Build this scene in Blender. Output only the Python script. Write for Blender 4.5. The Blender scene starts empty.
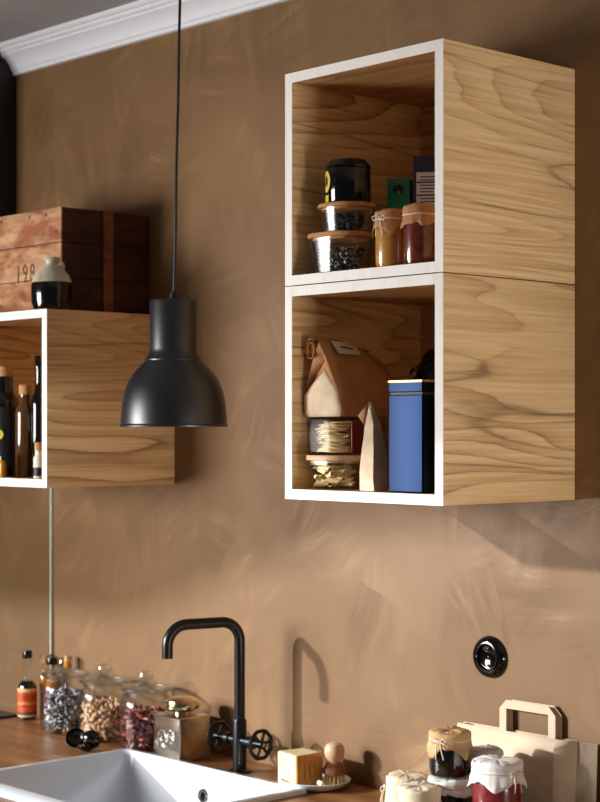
import bpy, bmesh, math, random
from mathutils import Vector, Matrix, noise

R = math.radians
scene = bpy.context.scene
COL = scene.collection

# ------------------------------------------------------------------ camera
CAM = Vector((1.931, -2.497, 1.652))
YAW = R(47.036)
cd = bpy.data.cameras.new('camera')
cd.sensor_fit = 'HORIZONTAL'
cd.sensor_width = 36.0
cd.lens = 36.0 * 1675.8 / 600.0
cd.shift_y = (428.8 - 401.0) / 600.0
cd.clip_start = 0.05
cd.dof.use_dof = True
cd.dof.focus_distance = 3.05
cd.dof.aperture_fstop = 8.0
cam = bpy.data.objects.new('camera', cd)
cam.location = CAM
cam.rotation_euler = (R(90), 0, YAW)
COL.objects.link(cam)
scene.camera = cam

# ------------------------------------------------------------------ world, sun, window light, added fill, exposure
w = bpy.data.worlds.new('world'); scene.world = w
w.use_nodes = True
wb = w.node_tree.nodes['Background']
wb.inputs['Color'].default_value = (0.80, 0.88, 1.0, 1)
wb.inputs['Strength'].default_value = 0.06

SUN_DIR = Vector((0.77, 1.0, -0.36)).normalized()        # low sun from the left, in front of the wall
sd = bpy.data.lights.new('sun', 'SUN')
sd.energy = 3.4; sd.angle = R(1.7); sd.color = (0.97, 0.985, 1.0)
sun = bpy.data.objects.new('sun', sd); COL.objects.link(sun)
sun.rotation_euler = SUN_DIR.to_track_quat('-Z', 'Y').to_euler()

def area(name, loc, target, sx, sy, power, col, spread=180):
    d = bpy.data.lights.new(name, 'AREA'); d.shape = 'RECTANGLE'; d.size = sx; d.size_y = sy
    d.energy = power; d.color = col; d.spread = R(spread)
    o = bpy.data.objects.new(name, d); COL.objects.link(o)
    o.location = loc
    o.rotation_euler = (Vector(target) - Vector(loc)).to_track_quat('-Z', 'Y').to_euler()
    return o
area('window_light', (-2.0, -2.4, 1.60), (-0.6, 0, 1.28), 1.0, 0.8, 29, (1.0, 0.975, 0.945), 106)
area('right_fill_light', (3.2, -0.62, 0.50), (-0.3, -0.3, 1.25), 0.8, 1.0, 58, (1.0, 0.95, 0.88))  # added soft fill from the right for the cabinet sides

scene.view_settings.view_transform = 'Standard'
scene.view_settings.look = 'None'
scene.view_settings.exposure = 0.0
scene.view_settings.gamma = 1.0
scene.view_settings.use_curve_mapping = False

# ------------------------------------------------------------------ helpers: materials
def s2l(c):
    def f(v):
        v /= 255.0
        return v / 12.92 if v <= 0.04045 else ((v + 0.055) / 1.055) ** 2.4
    return (f(c[0]), f(c[1]), f(c[2]), 1.0)

class NT:
    def __init__(self, name):
        self.m = bpy.data.materials.new(name); self.m.use_nodes = True
        self.t = self.m.node_tree; self.n = self.t.nodes
        self.b = self.n['Principled BSDF']; self.out = self.n['Material Output']
    def new(self, typ, **kw):
        nd = self.n.new(typ)
        for k, v in kw.items():
            if k in ('operation', 'data_type', 'blend_type', 'noise_dimensions', 'feature', 'wave_type',
                     'rotation_type', 'voronoi_dimensions', 'distance', 'bands_direction'): setattr(nd, k, v)
            else: nd.inputs[k].default_value = v
        return nd
    def l(self, a, b): self.t.links.new(a, b)
    def math(self, op, a, b=None, c=None):
        nd = self.n.new('ShaderNodeMath'); nd.operation = op
        for i, v in enumerate((a, b, c)):
            if v is None: continue
            if hasattr(v, 'node'): self.l(v, nd.inputs[i])
            else: nd.inputs[i].default_value = v
        return nd.outputs[0]
    def mix(self, fac, a, b, mode='MIX'):
        nd = self.n.new('ShaderNodeMix'); nd.data_type = 'RGBA'; nd.blend_type = mode
        for i, v in ((0, fac), (6, a), (7, b)):
            if hasattr(v, 'node'): self.l(v, nd.inputs[i])
            else: nd.inputs[i].default_value = v
        return nd.outputs[2]
    def ramp(self, fac, stops):
        nd = self.n.new('ShaderNodeValToRGB'); self.l(fac, nd.inputs[0])
        e = nd.color_ramp.elements
        while len(e) < len(stops): e.new(0.5)
        for q, (p, c) in zip(e, stops):
            q.position = p; q.color = c if isinstance(c, tuple) else (c, c, c, 1)
        return nd.outputs[0]
    def coord(self, scale=(1, 1, 1), rand=0.0, rot=(0, 0, 0), loc=(0, 0, 0)):
        tc = self.n.new('ShaderNodeTexCoord'); v = tc.outputs['Object']
        if rand:
            oi = self.n.new('ShaderNodeObjectInfo')
            vm = self.n.new('ShaderNodeVectorMath'); vm.operation = 'MULTIPLY_ADD'
            cb = self.n.new('ShaderNodeCombineXYZ')
            self.l(oi.outputs['Random'], cb.inputs[0]); self.l(oi.outputs['Random'], cb.inputs[1]); self.l(oi.outputs['Random'], cb.inputs[2])
            self.l(cb.outputs[0], vm.inputs[0]); vm.inputs[1].default_value = (rand, rand * .7, rand * 1.3); self.l(v, vm.inputs[2])
            v = vm.outputs[0]
        mp = self.n.new('ShaderNodeMapping'); self.l(v, mp.inputs[0])
        mp.inputs['Scale'].default_value = scale; mp.inputs['Rotation'].default_value = rot; mp.inputs['Location'].default_value = loc
        return mp.outputs[0]
    def noise(self, vec, scale=5, detail=3, rough=.5, dist=0):
        nd = self.n.new('ShaderNodeTexNoise'); self.l(vec, nd.inputs['Vector'])
        nd.inputs['Scale'].default_value = scale; nd.inputs['Detail'].default_value = detail
        nd.inputs['Roughness'].default_value = rough; nd.inputs['Distortion'].default_value = dist
        return nd.outputs[0]
    def bump(self, h, strength=.3, dist=.002):
        nd = self.n.new('ShaderNodeBump'); nd.inputs['Strength'].default_value = strength
        nd.inputs['Distance'].default_value = dist; self.l(h, nd.inputs['Height'])
        self.l(nd.outputs[0], self.b.inputs['Normal'])
    def base(self, c):
        if hasattr(c, 'node'): self.l(c, self.b.inputs['Base Color'])
        else: self.b.inputs['Base Color'].default_value = c
    def set(self, rough=.5, metal=0, spec=.5, coat=0, sub=0):
        b = self.b.inputs
        b['Roughness'].default_value = rough; b['Metallic'].default_value = metal
        b['Specular IOR Level'].default_value = spec; b['Coat Weight'].default_value = coat
        return self

def plain(name, rgb, rough=.5, metal=0, spec=.5, coat=0, var=.06, vs=40, bump=0, bs=120, bd=.001):
    t = NT(name).set(rough, metal, spec, coat)
    c = s2l(rgb); v = t.coord()
    n = t.noise(v, vs, 4)
    lo = tuple(max(0, x * (1 - var * 2)) for x in c[:3]) + (1,); hi = tuple(min(1, x * (1 + var * 2)) for x in c[:3]) + (1,)
    t.base(t.ramp(n, [(.3, lo), (.7, hi)]))
    if bump: t.bump(t.noise(v, bs, 4), bump, bd)
    return t.m

def glass(name, tint=(1, 1, 1), refl=.06, rough=.03, edge=.75, dark=.85):
    t = NT(name); t.n.remove(t.b)
    tr = t.new('ShaderNodeBsdfTransparent')
    gl = t.new('ShaderNodeBsdfGlossy'); gl.inputs['Roughness'].default_value = rough
    lw = t.new('ShaderNodeLayerWeight'); lw.inputs[0].default_value = .5
    p = t.math('POWER', lw.outputs['Facing'], 3.6)
    t.l(t.mix(t.math('POWER', lw.outputs['Facing'], 3.0), tuple(tint) + (1,), tuple(c * dark for c in tint) + (1,)), tr.inputs[0])
    f = t.math('MULTIPLY_ADD', p, edge, refl)
    mx = t.new('ShaderNodeMixShader'); t.l(f, mx.inputs[0]); t.l(tr.outputs[0], mx.inputs[1]); t.l(gl.outputs[0], mx.inputs[2])
    t.l(mx.outputs[0], t.out.inputs[0])
    return t.m

def wood(name, light, mid, dark, axis='Y', rand=7.0, freq=9.0, rough=.5, contrast=1.0, seed=0.0, bold=1.0):
    """flat sawn veneer: contour lines of a stretched noise give cathedrals and ovals, plus fine fibres along the grain axis"""
    t = NT(name).set(rough, 0, .35)
    S, L = {'X': ((.45, 5, 5), (3, 170, 170)), 'Y': ((5, .45, 5), (170, 3, 170)), 'Z': ((5, 5, .45), (170, 170, 3))}[axis]
    v = t.coord(S, rand, loc=(seed, seed * .6, seed * .3))
    n = t.noise(v, 1.25, 1.6, .4)
    fine = t.noise(v, 9, 3, .6)
    lev = t.math('MULTIPLY_ADD', fine, .014, n)
    fr = t.math('FRACT', t.math('MULTIPLY', lev, freq * 1.7))
    ring = t.ramp(fr, [(0, .15), (.12, .0), (.55, .28), (.86, .62), (.97, 1.0), (1.0, .15)])
    fib = t.noise(t.coord(L, rand), 1.0, 3, .65)
    big = t.noise(v, .8, 2)
    a = t.math('MULTIPLY', ring, t.math('MULTIPLY_ADD', big, 1.1, -.05))
    val = t.math('ADD', t.math('MULTIPLY', a, .95 * contrast), t.math('MULTIPLY', t.math('SUBTRACT', fib, .36), 1.0 * contrast))
    col = t.ramp(val, [(0, s2l(light)), (.42, s2l(mid)), (1.0, s2l(dark))])
    # a few bold dark figure lines
    v2 = t.coord(S, rand, loc=(3.7 + seed, 1.9, 5.1 + seed))
    n2 = t.math('MULTIPLY_ADD', fine, .02, t.noise(v2, .85, 2.2))
    d = t.math('ABSOLUTE', t.math('SUBTRACT', t.math('FRACT', t.math('MULTIPLY', n2, 6.5)), .5))
    line = t.ramp(d, [(0, 1.0), (.010, .8), (.03, .25), (.10, 0.0)])
    br = t.ramp(t.noise(v2, 2.1, 3), [(.30, 0.0), (.5, 1.0)])
    fac = t.math('MULTIPLY', t.math('MULTIPLY', line, br), .62 * bold)
    dk = s2l(tuple(c * .55 for c in dark))
    t.base(t.mix(fac, col, dk))
    t.bump(fib, .18, .0006)
    return t.m

# ------------------------------------------------------------------ helpers: meshes
def obj(name, bm, mat, parent=None, ang=35, loc=None, rz=0, solid=0):
    me = bpy.data.meshes.new(name)
    bmesh.ops.recalc_face_normals(bm, faces=bm.faces)
    bm.to_mesh(me); bm.free()
    me.materials.append(mat)
    for p in me.polygons: p.use_smooth = True
    me.set_sharp_from_angle(angle=R(ang))
    o = bpy.data.objects.new(name, me); COL.objects.link(o)
    if parent is not None: o.parent = parent
    if loc is not None: o.location = loc
    if rz: o.rotation_euler.z = rz
    if solid:
        s = o.modifiers.new('thickness', 'SOLIDIFY'); s.thickness = solid; s.offset = 0
    return o

def thing(name, label, cat, loc=(0, 0, 0), rz=0, group=None):
    o = bpy.data.objects.new(name, None); COL.objects.link(o)
    o.empty_display_size = .02
    o.location = loc; o.rotation_euler = (0, 0, rz)
    return tag(o, label, cat, group)

def tag(o, label, cat, group=None, kind=None):
    o['label'] = label; o['category'] = cat
    if group: o['group'] = group
    if kind: o['kind'] = kind
    return o

def struct(name, bm, mat, parent=None, ang=35):
    o = obj(name, bm, mat, parent, ang)
    if parent is None: o['kind'] = 'structure'
    return o

def box(bm, x0, x1, y0, y1, z0, z1, bev=0, seg=2):
    b = bmesh.new()
    bmesh.ops.create_cube(b, size=1)
    for v in b.verts:
        v.co = Vector((x0 + (v.co.x + .5) * (x1 - x0), y0 + (v.co.y + .5) * (y1 - y0), z0 + (v.co.z + .5) * (z1 - z0)))
    if bev: bmesh.ops.bevel(b, geom=b.edges[:], offset=bev, segments=seg, profile=.5, affect='EDGES')
    merge(bm, b)
    return bm

def merge(bm, b, M=None):
    mp = {}
    for v in b.verts: mp[v] = bm.verts.new(M @ v.co if M else v.co)
    for f in b.faces:
        try: bm.faces.new([mp[v] for v in f.verts])
        except ValueError: pass
    b.free()
    return bm

def B(*a, **k): return box(bmesh.new(), *a, **k)

def lathe(bm, prof, seg=48, c=(0, 0, 0), fn=None):
    rings = []
    for (r, z) in prof:
        if r < 1e-6: rings.append([bm.verts.new((c[0], c[1], c[2] + z))])
        else:
            rg = []
            for i in range(seg):
                a = 2 * math.pi * i / seg
                rr, zz = (r, z) if fn is None else fn(r, z, a)
                rg.append(bm.verts.new((c[0] + rr * math.cos(a), c[1] + rr * math.sin(a), c[2] + zz)))
            rings.append(rg)
    for a, b in zip(rings, rings[1:]):
        if len(a) == 1 and len(b) == 1: continue
        for i in range(seg):
            j = (i + 1) % seg
            if len(a) == 1: bm.faces.new((a[0], b[i], b[j]))
            elif len(b) == 1: bm.faces.new((a[i], a[j], b[0]))
            else: bm.faces.new((a[i], a[j], b[j], b[i]))
    return bm

def Lt(prof, seg=48, c=(0, 0, 0), fn=None): return lathe(bmesh.new(), prof, seg, c, fn)

def tube(bm, pts, r, seg=10, closed=False, cap=True):
    pts = [Vector(p) for p in pts]; n = len(pts)
    rr = r if isinstance(r, (list, tuple)) else [r] * n
    up = None; rings = []
    for i, p in enumerate(pts):
        if closed: d = pts[(i + 1) % n] - pts[i - 1]
        else: d = pts[min(i + 1, n - 1)] - pts[max(i - 1, 0)]
        d.normalize()
        if up is None: up = d.orthogonal().normalized()
        up = (up - d * up.dot(d))
        if up.length < 1e-6: up = d.orthogonal()
        up.normalize(); sd_ = d.cross(up)
        rings.append([bm.verts.new(p + (up * math.cos(2 * math.pi * k / seg) + sd_ * math.sin(2 * math.pi * k / seg)) * rr[i]) for k in range(seg)])
    m = n if closed else n - 1
    for i in range(m):
        a, b = rings[i], rings[(i + 1) % n]
        off = 0
        if closed and i == n - 1:
            off = min(range(seg), key=lambda o: (a[0].co - b[o].co).length)
        for k in range(seg):
            bm.faces.new((a[k], a[(k + 1) % seg], b[(k + 1 + off) % seg], b[(k + off) % seg]))
    if cap and not closed:
        bm.faces.new(rings[0][::-1]); bm.faces.new(rings[-1])
    return bm

def T(pts, r, seg=10, closed=False): return tube(bmesh.new(), pts, r, seg, closed)

def arc(c, r, a0, a1, n, u=(1, 0, 0), v=(0, 0, 1)):
    u, v, c = Vector(u), Vector(v), Vector(c)
    return [c + u * (r * math.cos(a0 + (a1 - a0) * i / n)) + v * (r * math.sin(a0 + (a1 - a0) * i / n)) for i in range(n + 1)]

def rrect(w_, d_, rad, n=6):
    pts = []
    rad = min(rad, w_ / 2 - 1e-4, d_ / 2 - 1e-4)
    for cx, cy, a in ((w_ / 2 - rad, d_ / 2 - rad, 0), (-w_ / 2 + rad, d_ / 2 - rad, 90), (-w_ / 2 + rad, -d_ / 2 + rad, 180), (w_ / 2 - rad, -d_ / 2 + rad, 270)):
        for i in range(n + 1):
            t = R(a + 90 * i / n); pts.append((cx + rad * math.cos(t), cy + rad * math.sin(t)))
    return pts

def loft(bm, secs, cap0=True, cap1=True):
    """secs: list of lists of 3-D points, same count"""
    rg = [[bm.verts.new(p) for p in s] for s in secs]
    n = len(rg[0])
    for a, b in zip(rg, rg[1:]):
        for i in range(n): bm.faces.new((a[i], a[(i + 1) % n], b[(i + 1) % n], b[i]))
    if cap0: bm.faces.new(rg[0][::-1])
    if cap1: bm.faces.new(rg[-1])
    return bm

def rloft(secs, n=6, cap0=True, cap1=True, c=(0, 0)):
    """secs: (w, d, radius, z)"""
    return loft(bmesh.new(), [[(x + c[0], y + c[1], z) for x, y in rrect(w_, d_, r_, n)] for w_, d_, r_, z in secs], cap0, cap1)

def poly(verts, faces):
    bm = bmesh.new(); vs = [bm.verts.new(v) for v in verts]
    for f in faces: bm.faces.new([vs[i] for i in f])
    for v in vs:
        if not v.link_faces: bm.verts.remove(v)
    return bm

def text_bm(s, size, M, depth=.0004):
    cu = bpy.data.curves.new('lettering', 'FONT'); cu.body = s; cu.size = size; cu.extrude = depth
    cu.align_x = 'CENTER'; cu.align_y = 'CENTER'; cu.resolution_u = 4
    o = bpy.data.objects.new('lettering', cu); COL.objects.link(o)
    dg = bpy.context.evaluated_depsgraph_get(); dg.update()
    me = bpy.data.meshes.new_from_object(o.evaluated_get(dg))
    bm = bmesh.new(); bm.from_mesh(me)
    bmesh.ops.transform(bm, matrix=M, verts=bm.verts)
    bpy.data.objects.remove(o); bpy.data.curves.remove(cu); bpy.data.meshes.remove(me)
    return bm

FACE_ROOM = Matrix.Rotation(R(90), 4, 'X')                                 # text plane facing -Y
FACE_SIDE = Matrix.Rotation(R(90), 4, 'Z') @ Matrix.Rotation(R(90), 4, 'X')  # text plane facing +X

def crumple(bm, amp, sc, seed=0.0, cuts=0):
    if cuts: bmesh.ops.subdivide_edges(bm, edges=bm.edges[:], cuts=cuts, use_grid_fill=True)
    for v in bm.verts:
        q = v.co * sc + Vector((seed, seed * 1.7, seed * .3))
        v.co += noise.noise_vector(q) * amp
    return bm

# ------------------------------------------------------------------ materials
def plaster():
    t = NT('brushed_brown_plaster').set(.55, 0, .32)
    base = t.coord()
    warp = t.new('ShaderNodeTexNoise'); t.l(base, warp.inputs['Vector']); warp.inputs['Scale'].default_value = 3.0; warp.inputs['Detail'].default_value = 3
    wsub = t.new('ShaderNodeVectorMath', operation='MULTIPLY_ADD')
    t.l(warp.outputs['Color'], wsub.inputs[0]); wsub.inputs[1].default_value = (.10, .10, .10); t.l(base, wsub.inputs[2])
    layers = []
    for sc, st, ofs in ((5.0, 7.0, 0.0), (3.1, 5.0, 4.3), (8.0, 9.0, 9.1)):
        ad = t.new('ShaderNodeVectorMath', operation='ADD'); t.l(wsub.outputs[0], ad.inputs[0]); ad.inputs[1].default_value = (ofs, 0, ofs * .7)
        vo = t.new('ShaderNodeTexVoronoi'); t.l(ad.outputs[0], vo.inputs['Vector']); vo.inputs['Scale'].default_value = sc; vo.inputs['Randomness'].default_value = 1
        sep = t.new('ShaderNodeSeparateColor'); t.l(vo.outputs['Color'], sep.inputs[0])
        rot = t.new('ShaderNodeVectorRotate', rotation_type='AXIS_ANGLE'); rot.inputs['Axis'].default_value = (0, 1, 0)
        t.l(ad.outputs[0], rot.inputs['Vector']); t.l(t.math('MULTIPLY_ADD', sep.outputs[0], 2.4, -.3), rot.inputs['Angle'])
        mp = t.new('ShaderNodeMapping'); t.l(rot.outputs[0], mp.inputs[0]); mp.inputs['Scale'].default_value = (1.3, 1, st * 1.9)
        st_n = t.noise(mp.outputs[0], 2.6, 5, .62)
        ed = t.ramp(vo.outputs['Distance'], [(0, 1.0), (.25, .85), (.48, .12), (.58, 0)])
        if ofs == 0.0 or ofs == 4.3:
            hi = t.math('MULTIPLY', t.ramp(st_n, [(.60, 0.0), (.68, 1.0)]), t.math('MULTIPLY', t.ramp(sep.outputs[2], [(.45, 0.0), (.7, 1.0)]), ed))
            streak = hi if ofs == 0.0 else t.math('MAXIMUM', streak, hi)
        layers.append(t.math('MULTIPLY', t.math('SUBTRACT', t.math('MULTIPLY_ADD', sep.outputs[1], .55, st_n), .72), ed))
    s = t.math('ADD', t.math('ADD', layers[0], t.math('MULTIPLY', layers[1], .9)), t.math('MULTIPLY', layers[2], .6))
    cloud = t.noise(base, 1.6, 4, .55)
    val = t.math('ADD', t.math('MULTIPLY_ADD', streak, .22, t.math('MULTIPLY', s, .95)), t.math('MULTIPLY_ADD', t.math('SUBTRACT', cloud, .5), .8, .42))
    t.base(t.ramp(val, [(0.0, s2l((102, 73, 43))), (.40, s2l((125, 93, 59))), (.66, s2l((142, 110, 74))), (1, s2l((186, 157, 119)))]))
    rg = t.math('MULTIPLY_ADD', val, -.28, .66); t.l(rg, t.b.inputs['Roughness'])
    t.bump(t.math('ADD', s, t.math('MULTIPLY', t.noise(base, 60, 3), .15)), .25, .004)
    return t.m

M = {}
M['plaster'] = plaster()
M['white_paint'] = plain('white_paint', (240, 242, 248), .55, var=.01)
M['ceiling_paint'] = plain('ceiling_paint', (168, 166, 168), .8, var=.02)
M['black_panel'] = plain('black_panel', (9, 9, 10), .6)
WL, WM, WD = (240, 206, 156), (220, 180, 128), (156, 114, 72)
M['veneer_y'] = wood('elm_veneer_side', WL, WM, WD, 'Y', contrast=1.25, freq=14)
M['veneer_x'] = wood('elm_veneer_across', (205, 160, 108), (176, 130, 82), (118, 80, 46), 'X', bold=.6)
M['edge'] = wood('pale_edge_band', (250, 247, 242), (243, 237, 229), (226, 215, 200), 'Z', freq=4, bold=0, contrast=.6)
M['crate_front'] = None

def worktop_mat():
    t = NT('oiled_oak_worktop').set(.38, 0, .45)
    v = t.coord()
    br = t.new('ShaderNodeTexBrick'); t.l(v, br.inputs['Vector'])
    br.inputs['Scale'].default_value = 1; br.inputs['Brick Width'].default_value = .42; br.inputs['Row Height'].default_value = .044
    br.inputs['Mortar Size'].default_value = .0007; br.inputs['Mortar Smooth'].default_value = .3; br.offset = .37
    br.inputs['Color1'].default_value = s2l((172, 120, 72)); br.inputs['Color2'].default_value = s2l((128, 82, 46)); br.inputs['Mortar'].default_value = s2l((70, 42, 22))
    g = t.noise(t.coord((5, 90, 90)), 1.0, 4, .6)
    g2 = t.noise(t.coord((1.5, 14, 14)), 1.2, 3, .5, .8)
    c = t.mix(t.ramp(g, [(.35, .0), (.75, .65)]), br.outputs[0], s2l((92, 54, 28)))
    c = t.mix(t.ramp(g2, [(.4, 0.0), (.75, .5)]), c, s2l((196, 146, 94)))
    t.base(c); t.bump(g, .1, .0006)
    return t.m
M['worktop'] = worktop_mat()
M['floor_boards'] = wood('floor_boards', (150, 118, 86), (128, 96, 66), (92, 64, 42), 'X', bold=0)
M['ceramic'] = plain('white_ceramic', (222, 229, 238), .12, var=.005, coat=.3)
M['chrome'] = plain('chrome', (205, 205, 208), .12, 1, var=.01)
M['black_metal'] = plain('matte_black_metal', (8, 8, 9), .32, spec=.5, var=.02)
M['lamp_black'] = plain('satin_dark_grey_enamel', (11, 14, 20), .36, spec=.8, var=.02)
M['lamp_white'] = plain('white_lamp_lining', (228, 222, 208), .5, var=.01)
M['rubber'] = plain('black_cord', (10, 10, 11), .55)
M['gloss_black'] = plain('glossy_black_porcelain', (5, 6, 8), .1, spec=.6, var=.01)
M['black_plastic'] = plain('black_plastic', (8, 8, 9), .16, var=.02)
M['hob'] = plain('black_hob_glass', (10, 10, 11), .35, var=.01)
M['glass'] = glass('clear_glass', (.98, .985, .98), .04, .08, .7)
M['thick_glass'] = glass('thick_clear_glass', (.97, .98, .98), .065, .16, .85, .6)
M['rim_glass'] = glass('rounded_glass_rim', (.93, .95, .95), .30, .22, .5, .7)
M['splash_glass'] = glass('splashback_glass', (.985, .99, .985), .03, .02, .4)
M['cello'] = glass('clear_cellophane', (.97, .97, .965), .02, .28, .25)
M['glass_edge'] = plain('polished_glass_edge', (205, 222, 214), .15, var=.01)
M['bamboo'] = wood('bamboo_lid', (206, 150, 98), (184, 126, 76), (140, 88, 50), 'X', freq=5, bold=0)
M['pale_lid'] = wood('pale_wood_lid', (225, 190, 150), (208, 168, 124), (170, 126, 84), 'X', freq=5, bold=0)
M['cork'] = plain('cork', (196, 150, 98), .85, var=.15, vs=200)
def kraft(name, c, var=.07, r=.75):
    return plain(name, c, r, var=var, vs=30, bump=.25, bs=60, bd=.002, spec=.3)
M['kraft'] = kraft('brown_kraft_paper', (186, 132, 86))
M['kraft_pale_sunlit'] = kraft('pale_sunlit_kraft_paper', (230, 206, 176))  # pale paper, also the painted sunlight on the big bag's gusset
M['kraft_tan'] = kraft('tan_kraft_paper', (204, 164, 116))
M['kraft_bag'] = kraft('carrier_bag_paper', (214, 192, 164), .03)
M['cream_cloth'] = kraft('cream_cloth', (236, 222, 190), .03, .9)
M['white_cloth'] = kraft('white_cloth', (236, 234, 230), .03, .9)
M['grey_cloth'] = kraft('grey_cloth', (196, 196, 198), .03, .9)
M['string'] = plain('cotton_string', (226, 214, 190), .9)
M['paper_label'] = plain('white_paper_label', (232, 226, 216), .7, var=.02)
M['ink'] = plain('dark_ink', (60, 50, 44), .8)
M['honey'] = plain('set_honey', (206, 146, 62), .25, var=.08, vs=18, coat=.4)
M['red_jam'] = plain('strawberry_jam', (118, 44, 26), .25, var=.25, vs=60, coat=.4)
M['rasp_jam'] = plain('raspberry_jam', (132, 34, 38), .3, var=.3, vs=220, coat=.3)
M['dark_jam'] = plain('blackcurrant_jam', (16, 8, 12), .2, var=.2, vs=80, coat=.4)
M['pale_jam'] = plain('apple_preserve', (222, 176, 108), .3, var=.1, vs=40, coat=.3)

# ------------------------------------------------------------------ setting
ZT = 0.903          # worktop height
ZC = 1.52           # underside of the wall cabinets
ZR = 2.665          # ceiling height
struct('wall_back', B(-6.4, 3.6, 0, .12, 0, ZR + .1), M['plaster'])
cg_ = B(-6.4, -.9, -2.72, 0, ZR, ZR + .08); box(cg_, -.9, 3.6, -4.2, 0, ZR, ZR + .08)
struct('ceiling', cg_, M['ceiling_paint'])
struct('floor', B(-6.4, 3.6, -4.2, 0, -.06, 0), M['floor_boards'])

# the window wall behind and left of the camera, plus an added sheet cutting the sun
WY = -2.6
ww = bmesh.new()
box(ww, -6.4, -5.6, WY - .12, WY, 0, ZR); box(ww, -1.0, -.9, WY - 1.6, WY, 0, ZR); box(ww, -5.6, -1.0, WY - .12, WY, 0, 1.25); box(ww, -5.6, -1.0, WY - .12, WY, 2.62, ZR)
struct('wall_front', ww, M['plaster'])
bl = thing('sun_blocker', 'added unseen drape across the top of the far window, longer at one side', 'light blocker', (0, WY + .02, 0))
dv = [(-5.6, 2.11), (-3.35, 2.11), (-2.99, 2.23), (-2.49, 2.38), (-1.0, 2.42), (-1.0, 2.62), (-2.49, 2.62), (-2.99, 2.62), (-3.35, 2.62), (-5.6, 2.62)]
db = bmesh.new()
loft(db, [[(x, yy, z) for x, z in dv] for yy in (0, .003)])
obj('blocker', db, M['white_paint'], bl)
obj('blocker_rail', T([(-5.6, 0.01, 2.63), (-1.0, .01, 2.63)], .012, 16), M['white_paint'], bl)

# cornice: profile (out from wall, height), swept along the wall
cp = [(0, 2.595), (.012, 2.595), (.012, 2.603), (.018, 2.606), (.020, 2.613), (.026, 2.622), (.036, 2.633), (.050, 2.640), (.050, 2.645),
      (.057, 2.646), (.061, 2.650), (.061, 2.654), (.068, 2.655), (.073, 2.659), (.076, 2.665), (0, 2.665)]
cb_ = bmesh.new()
loft(cb_, [[(x, -a, z) for a, z in cp] for x in (-1.86, 3.6)])
c_ = struct('trim_cornice', cb_, M['white_paint'], ang=25)

# black duct casing where the wall run ends
struct('duct_casing', B(-2.6, -1.86, -.15, 0, 1.90, ZR, bev=.001), M['black_panel'])

# worktop with a cut-out for the sink
SX0, SX1, SY0, SY1 = -1.184, -.575, -.62, -.137
wt = bmesh.new()
xs = [-3.0, SX0 + .008, SX1 - .008, 1.4]; ys = [-.64, SY0 + .012, SY1 - .008, 0]
for i in range(3):
    for j in range(3):
        if i == 1 and j == 1: continue
        box(wt, xs[i], xs[i + 1], ys[j], ys[j + 1], ZT - .038, ZT)
bmesh.ops.remove_doubles(wt, verts=wt.verts, dist=1e-5)
wo = tag(obj('kitchen_worktop', wt, M['worktop']), 'oiled oak block kitchen worktop running below the brown plaster wall', 'worktop')
base = thing('base_cabinet', 'cabinet run carrying the oak worktop', 'cabinet', (0, 0, 0))
bc = bmesh.new()
box(bc, -3.0, SX0 - .03, -.58, -.01, .1, ZT - .038); box(bc, SX1 + .03, 1.4, -.58, -.01, .1, ZT - .038); box(bc, SX0 - .03, SX1 + .03, -.58, -.01, .1, .5)
obj('carcass', bc, M['edge'], base); obj('plinth', B(-3.0, 1.4, -.54, -.02, 0, .1), M['black_panel'], base)

# glass splashback
sp = thing('glass_splashback', 'clear glass splashback sheet on the wall above the hob', 'splashback', (-1.69, 0, ZT))
obj('pane', B(-1.2, -.004, -.008, -.0005, .0005, .63, bev=0), M['splash_glass'], sp)
obj('polished_edge', B(-.004, .0, -.008, -.0005, .0005, .63, bev=.0006), M['glass_edge'], sp)

# hob
hb = thing('hob', 'flat black glass hob at the far left end of the worktop', 'hob', (-1.76, -.06, ZT))
obj('glass_plate', B(-.56, 0, -.51, 0, .0003, .006, bev=.0015), M['hob'], hb)

# ------------------------------------------------------------------ wall cabinets
def cabinet(name, label, W, H, D, loc, group):
    t = thing(name, label, 'cabinet', loc, 0, group)
    p = .0186; e = .0012
    obj('side_panel', B(-p, 0, -D + e, -.0005, 0, H, bev=.0006), M['veneer_y'], t)
    obj('side_panel', B(-W, -W + p, -D + e, -.0005, 0, H, bev=.0006), M['veneer_y'], t)
    obj('top_panel', B(-W + p, -p, -D + e, -.0005, H - p, H - .0004), M['veneer_x'], t)
    obj('bottom_panel', B(-W + p, -p, -D + e, -.0005, .0004, p), M['veneer_x'], t)
    obj('back_panel', B(-W + p, -p, -.010, -.0007, p, H - p), M['veneer_x'], t)
    eb = bmesh.new()
    box(eb, -p, 0, -D, -D + e, 0, H); box(eb, -W, -W + p, -D, -D + e, 0, H)
    box(eb, -W + p + .0004, -p - .0004, -D, -D + e, H - p, H); box(eb, -W + p + .0004, -p - .0004, -D, -D + e, 0, p)
    obj('edge_band', eb, M['edge'], t)
    return t
g_cab = 'open wooden wall cabinets'
D_ = .3645
cabinet('wall_cabinet', 'upper open wooden cube cabinet holding glass boxes and jam jars', .4, .399, D_, (0, 0, ZC + .401), g_cab)
cabinet('wall_cabinet', 'lower open wooden cube cabinet holding paper bags and a blue tin', .4, .399, D_, (0, 0, ZC), g_cab)
cabinet('wall_cabinet', 'open wooden cabinet at left with bottles inside and a crate on top', .4, .4, D_, (-1.187, 0, ZC), g_cab)
ZU = ZC + .401 + .0186; ZL = ZC + .0186

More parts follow.
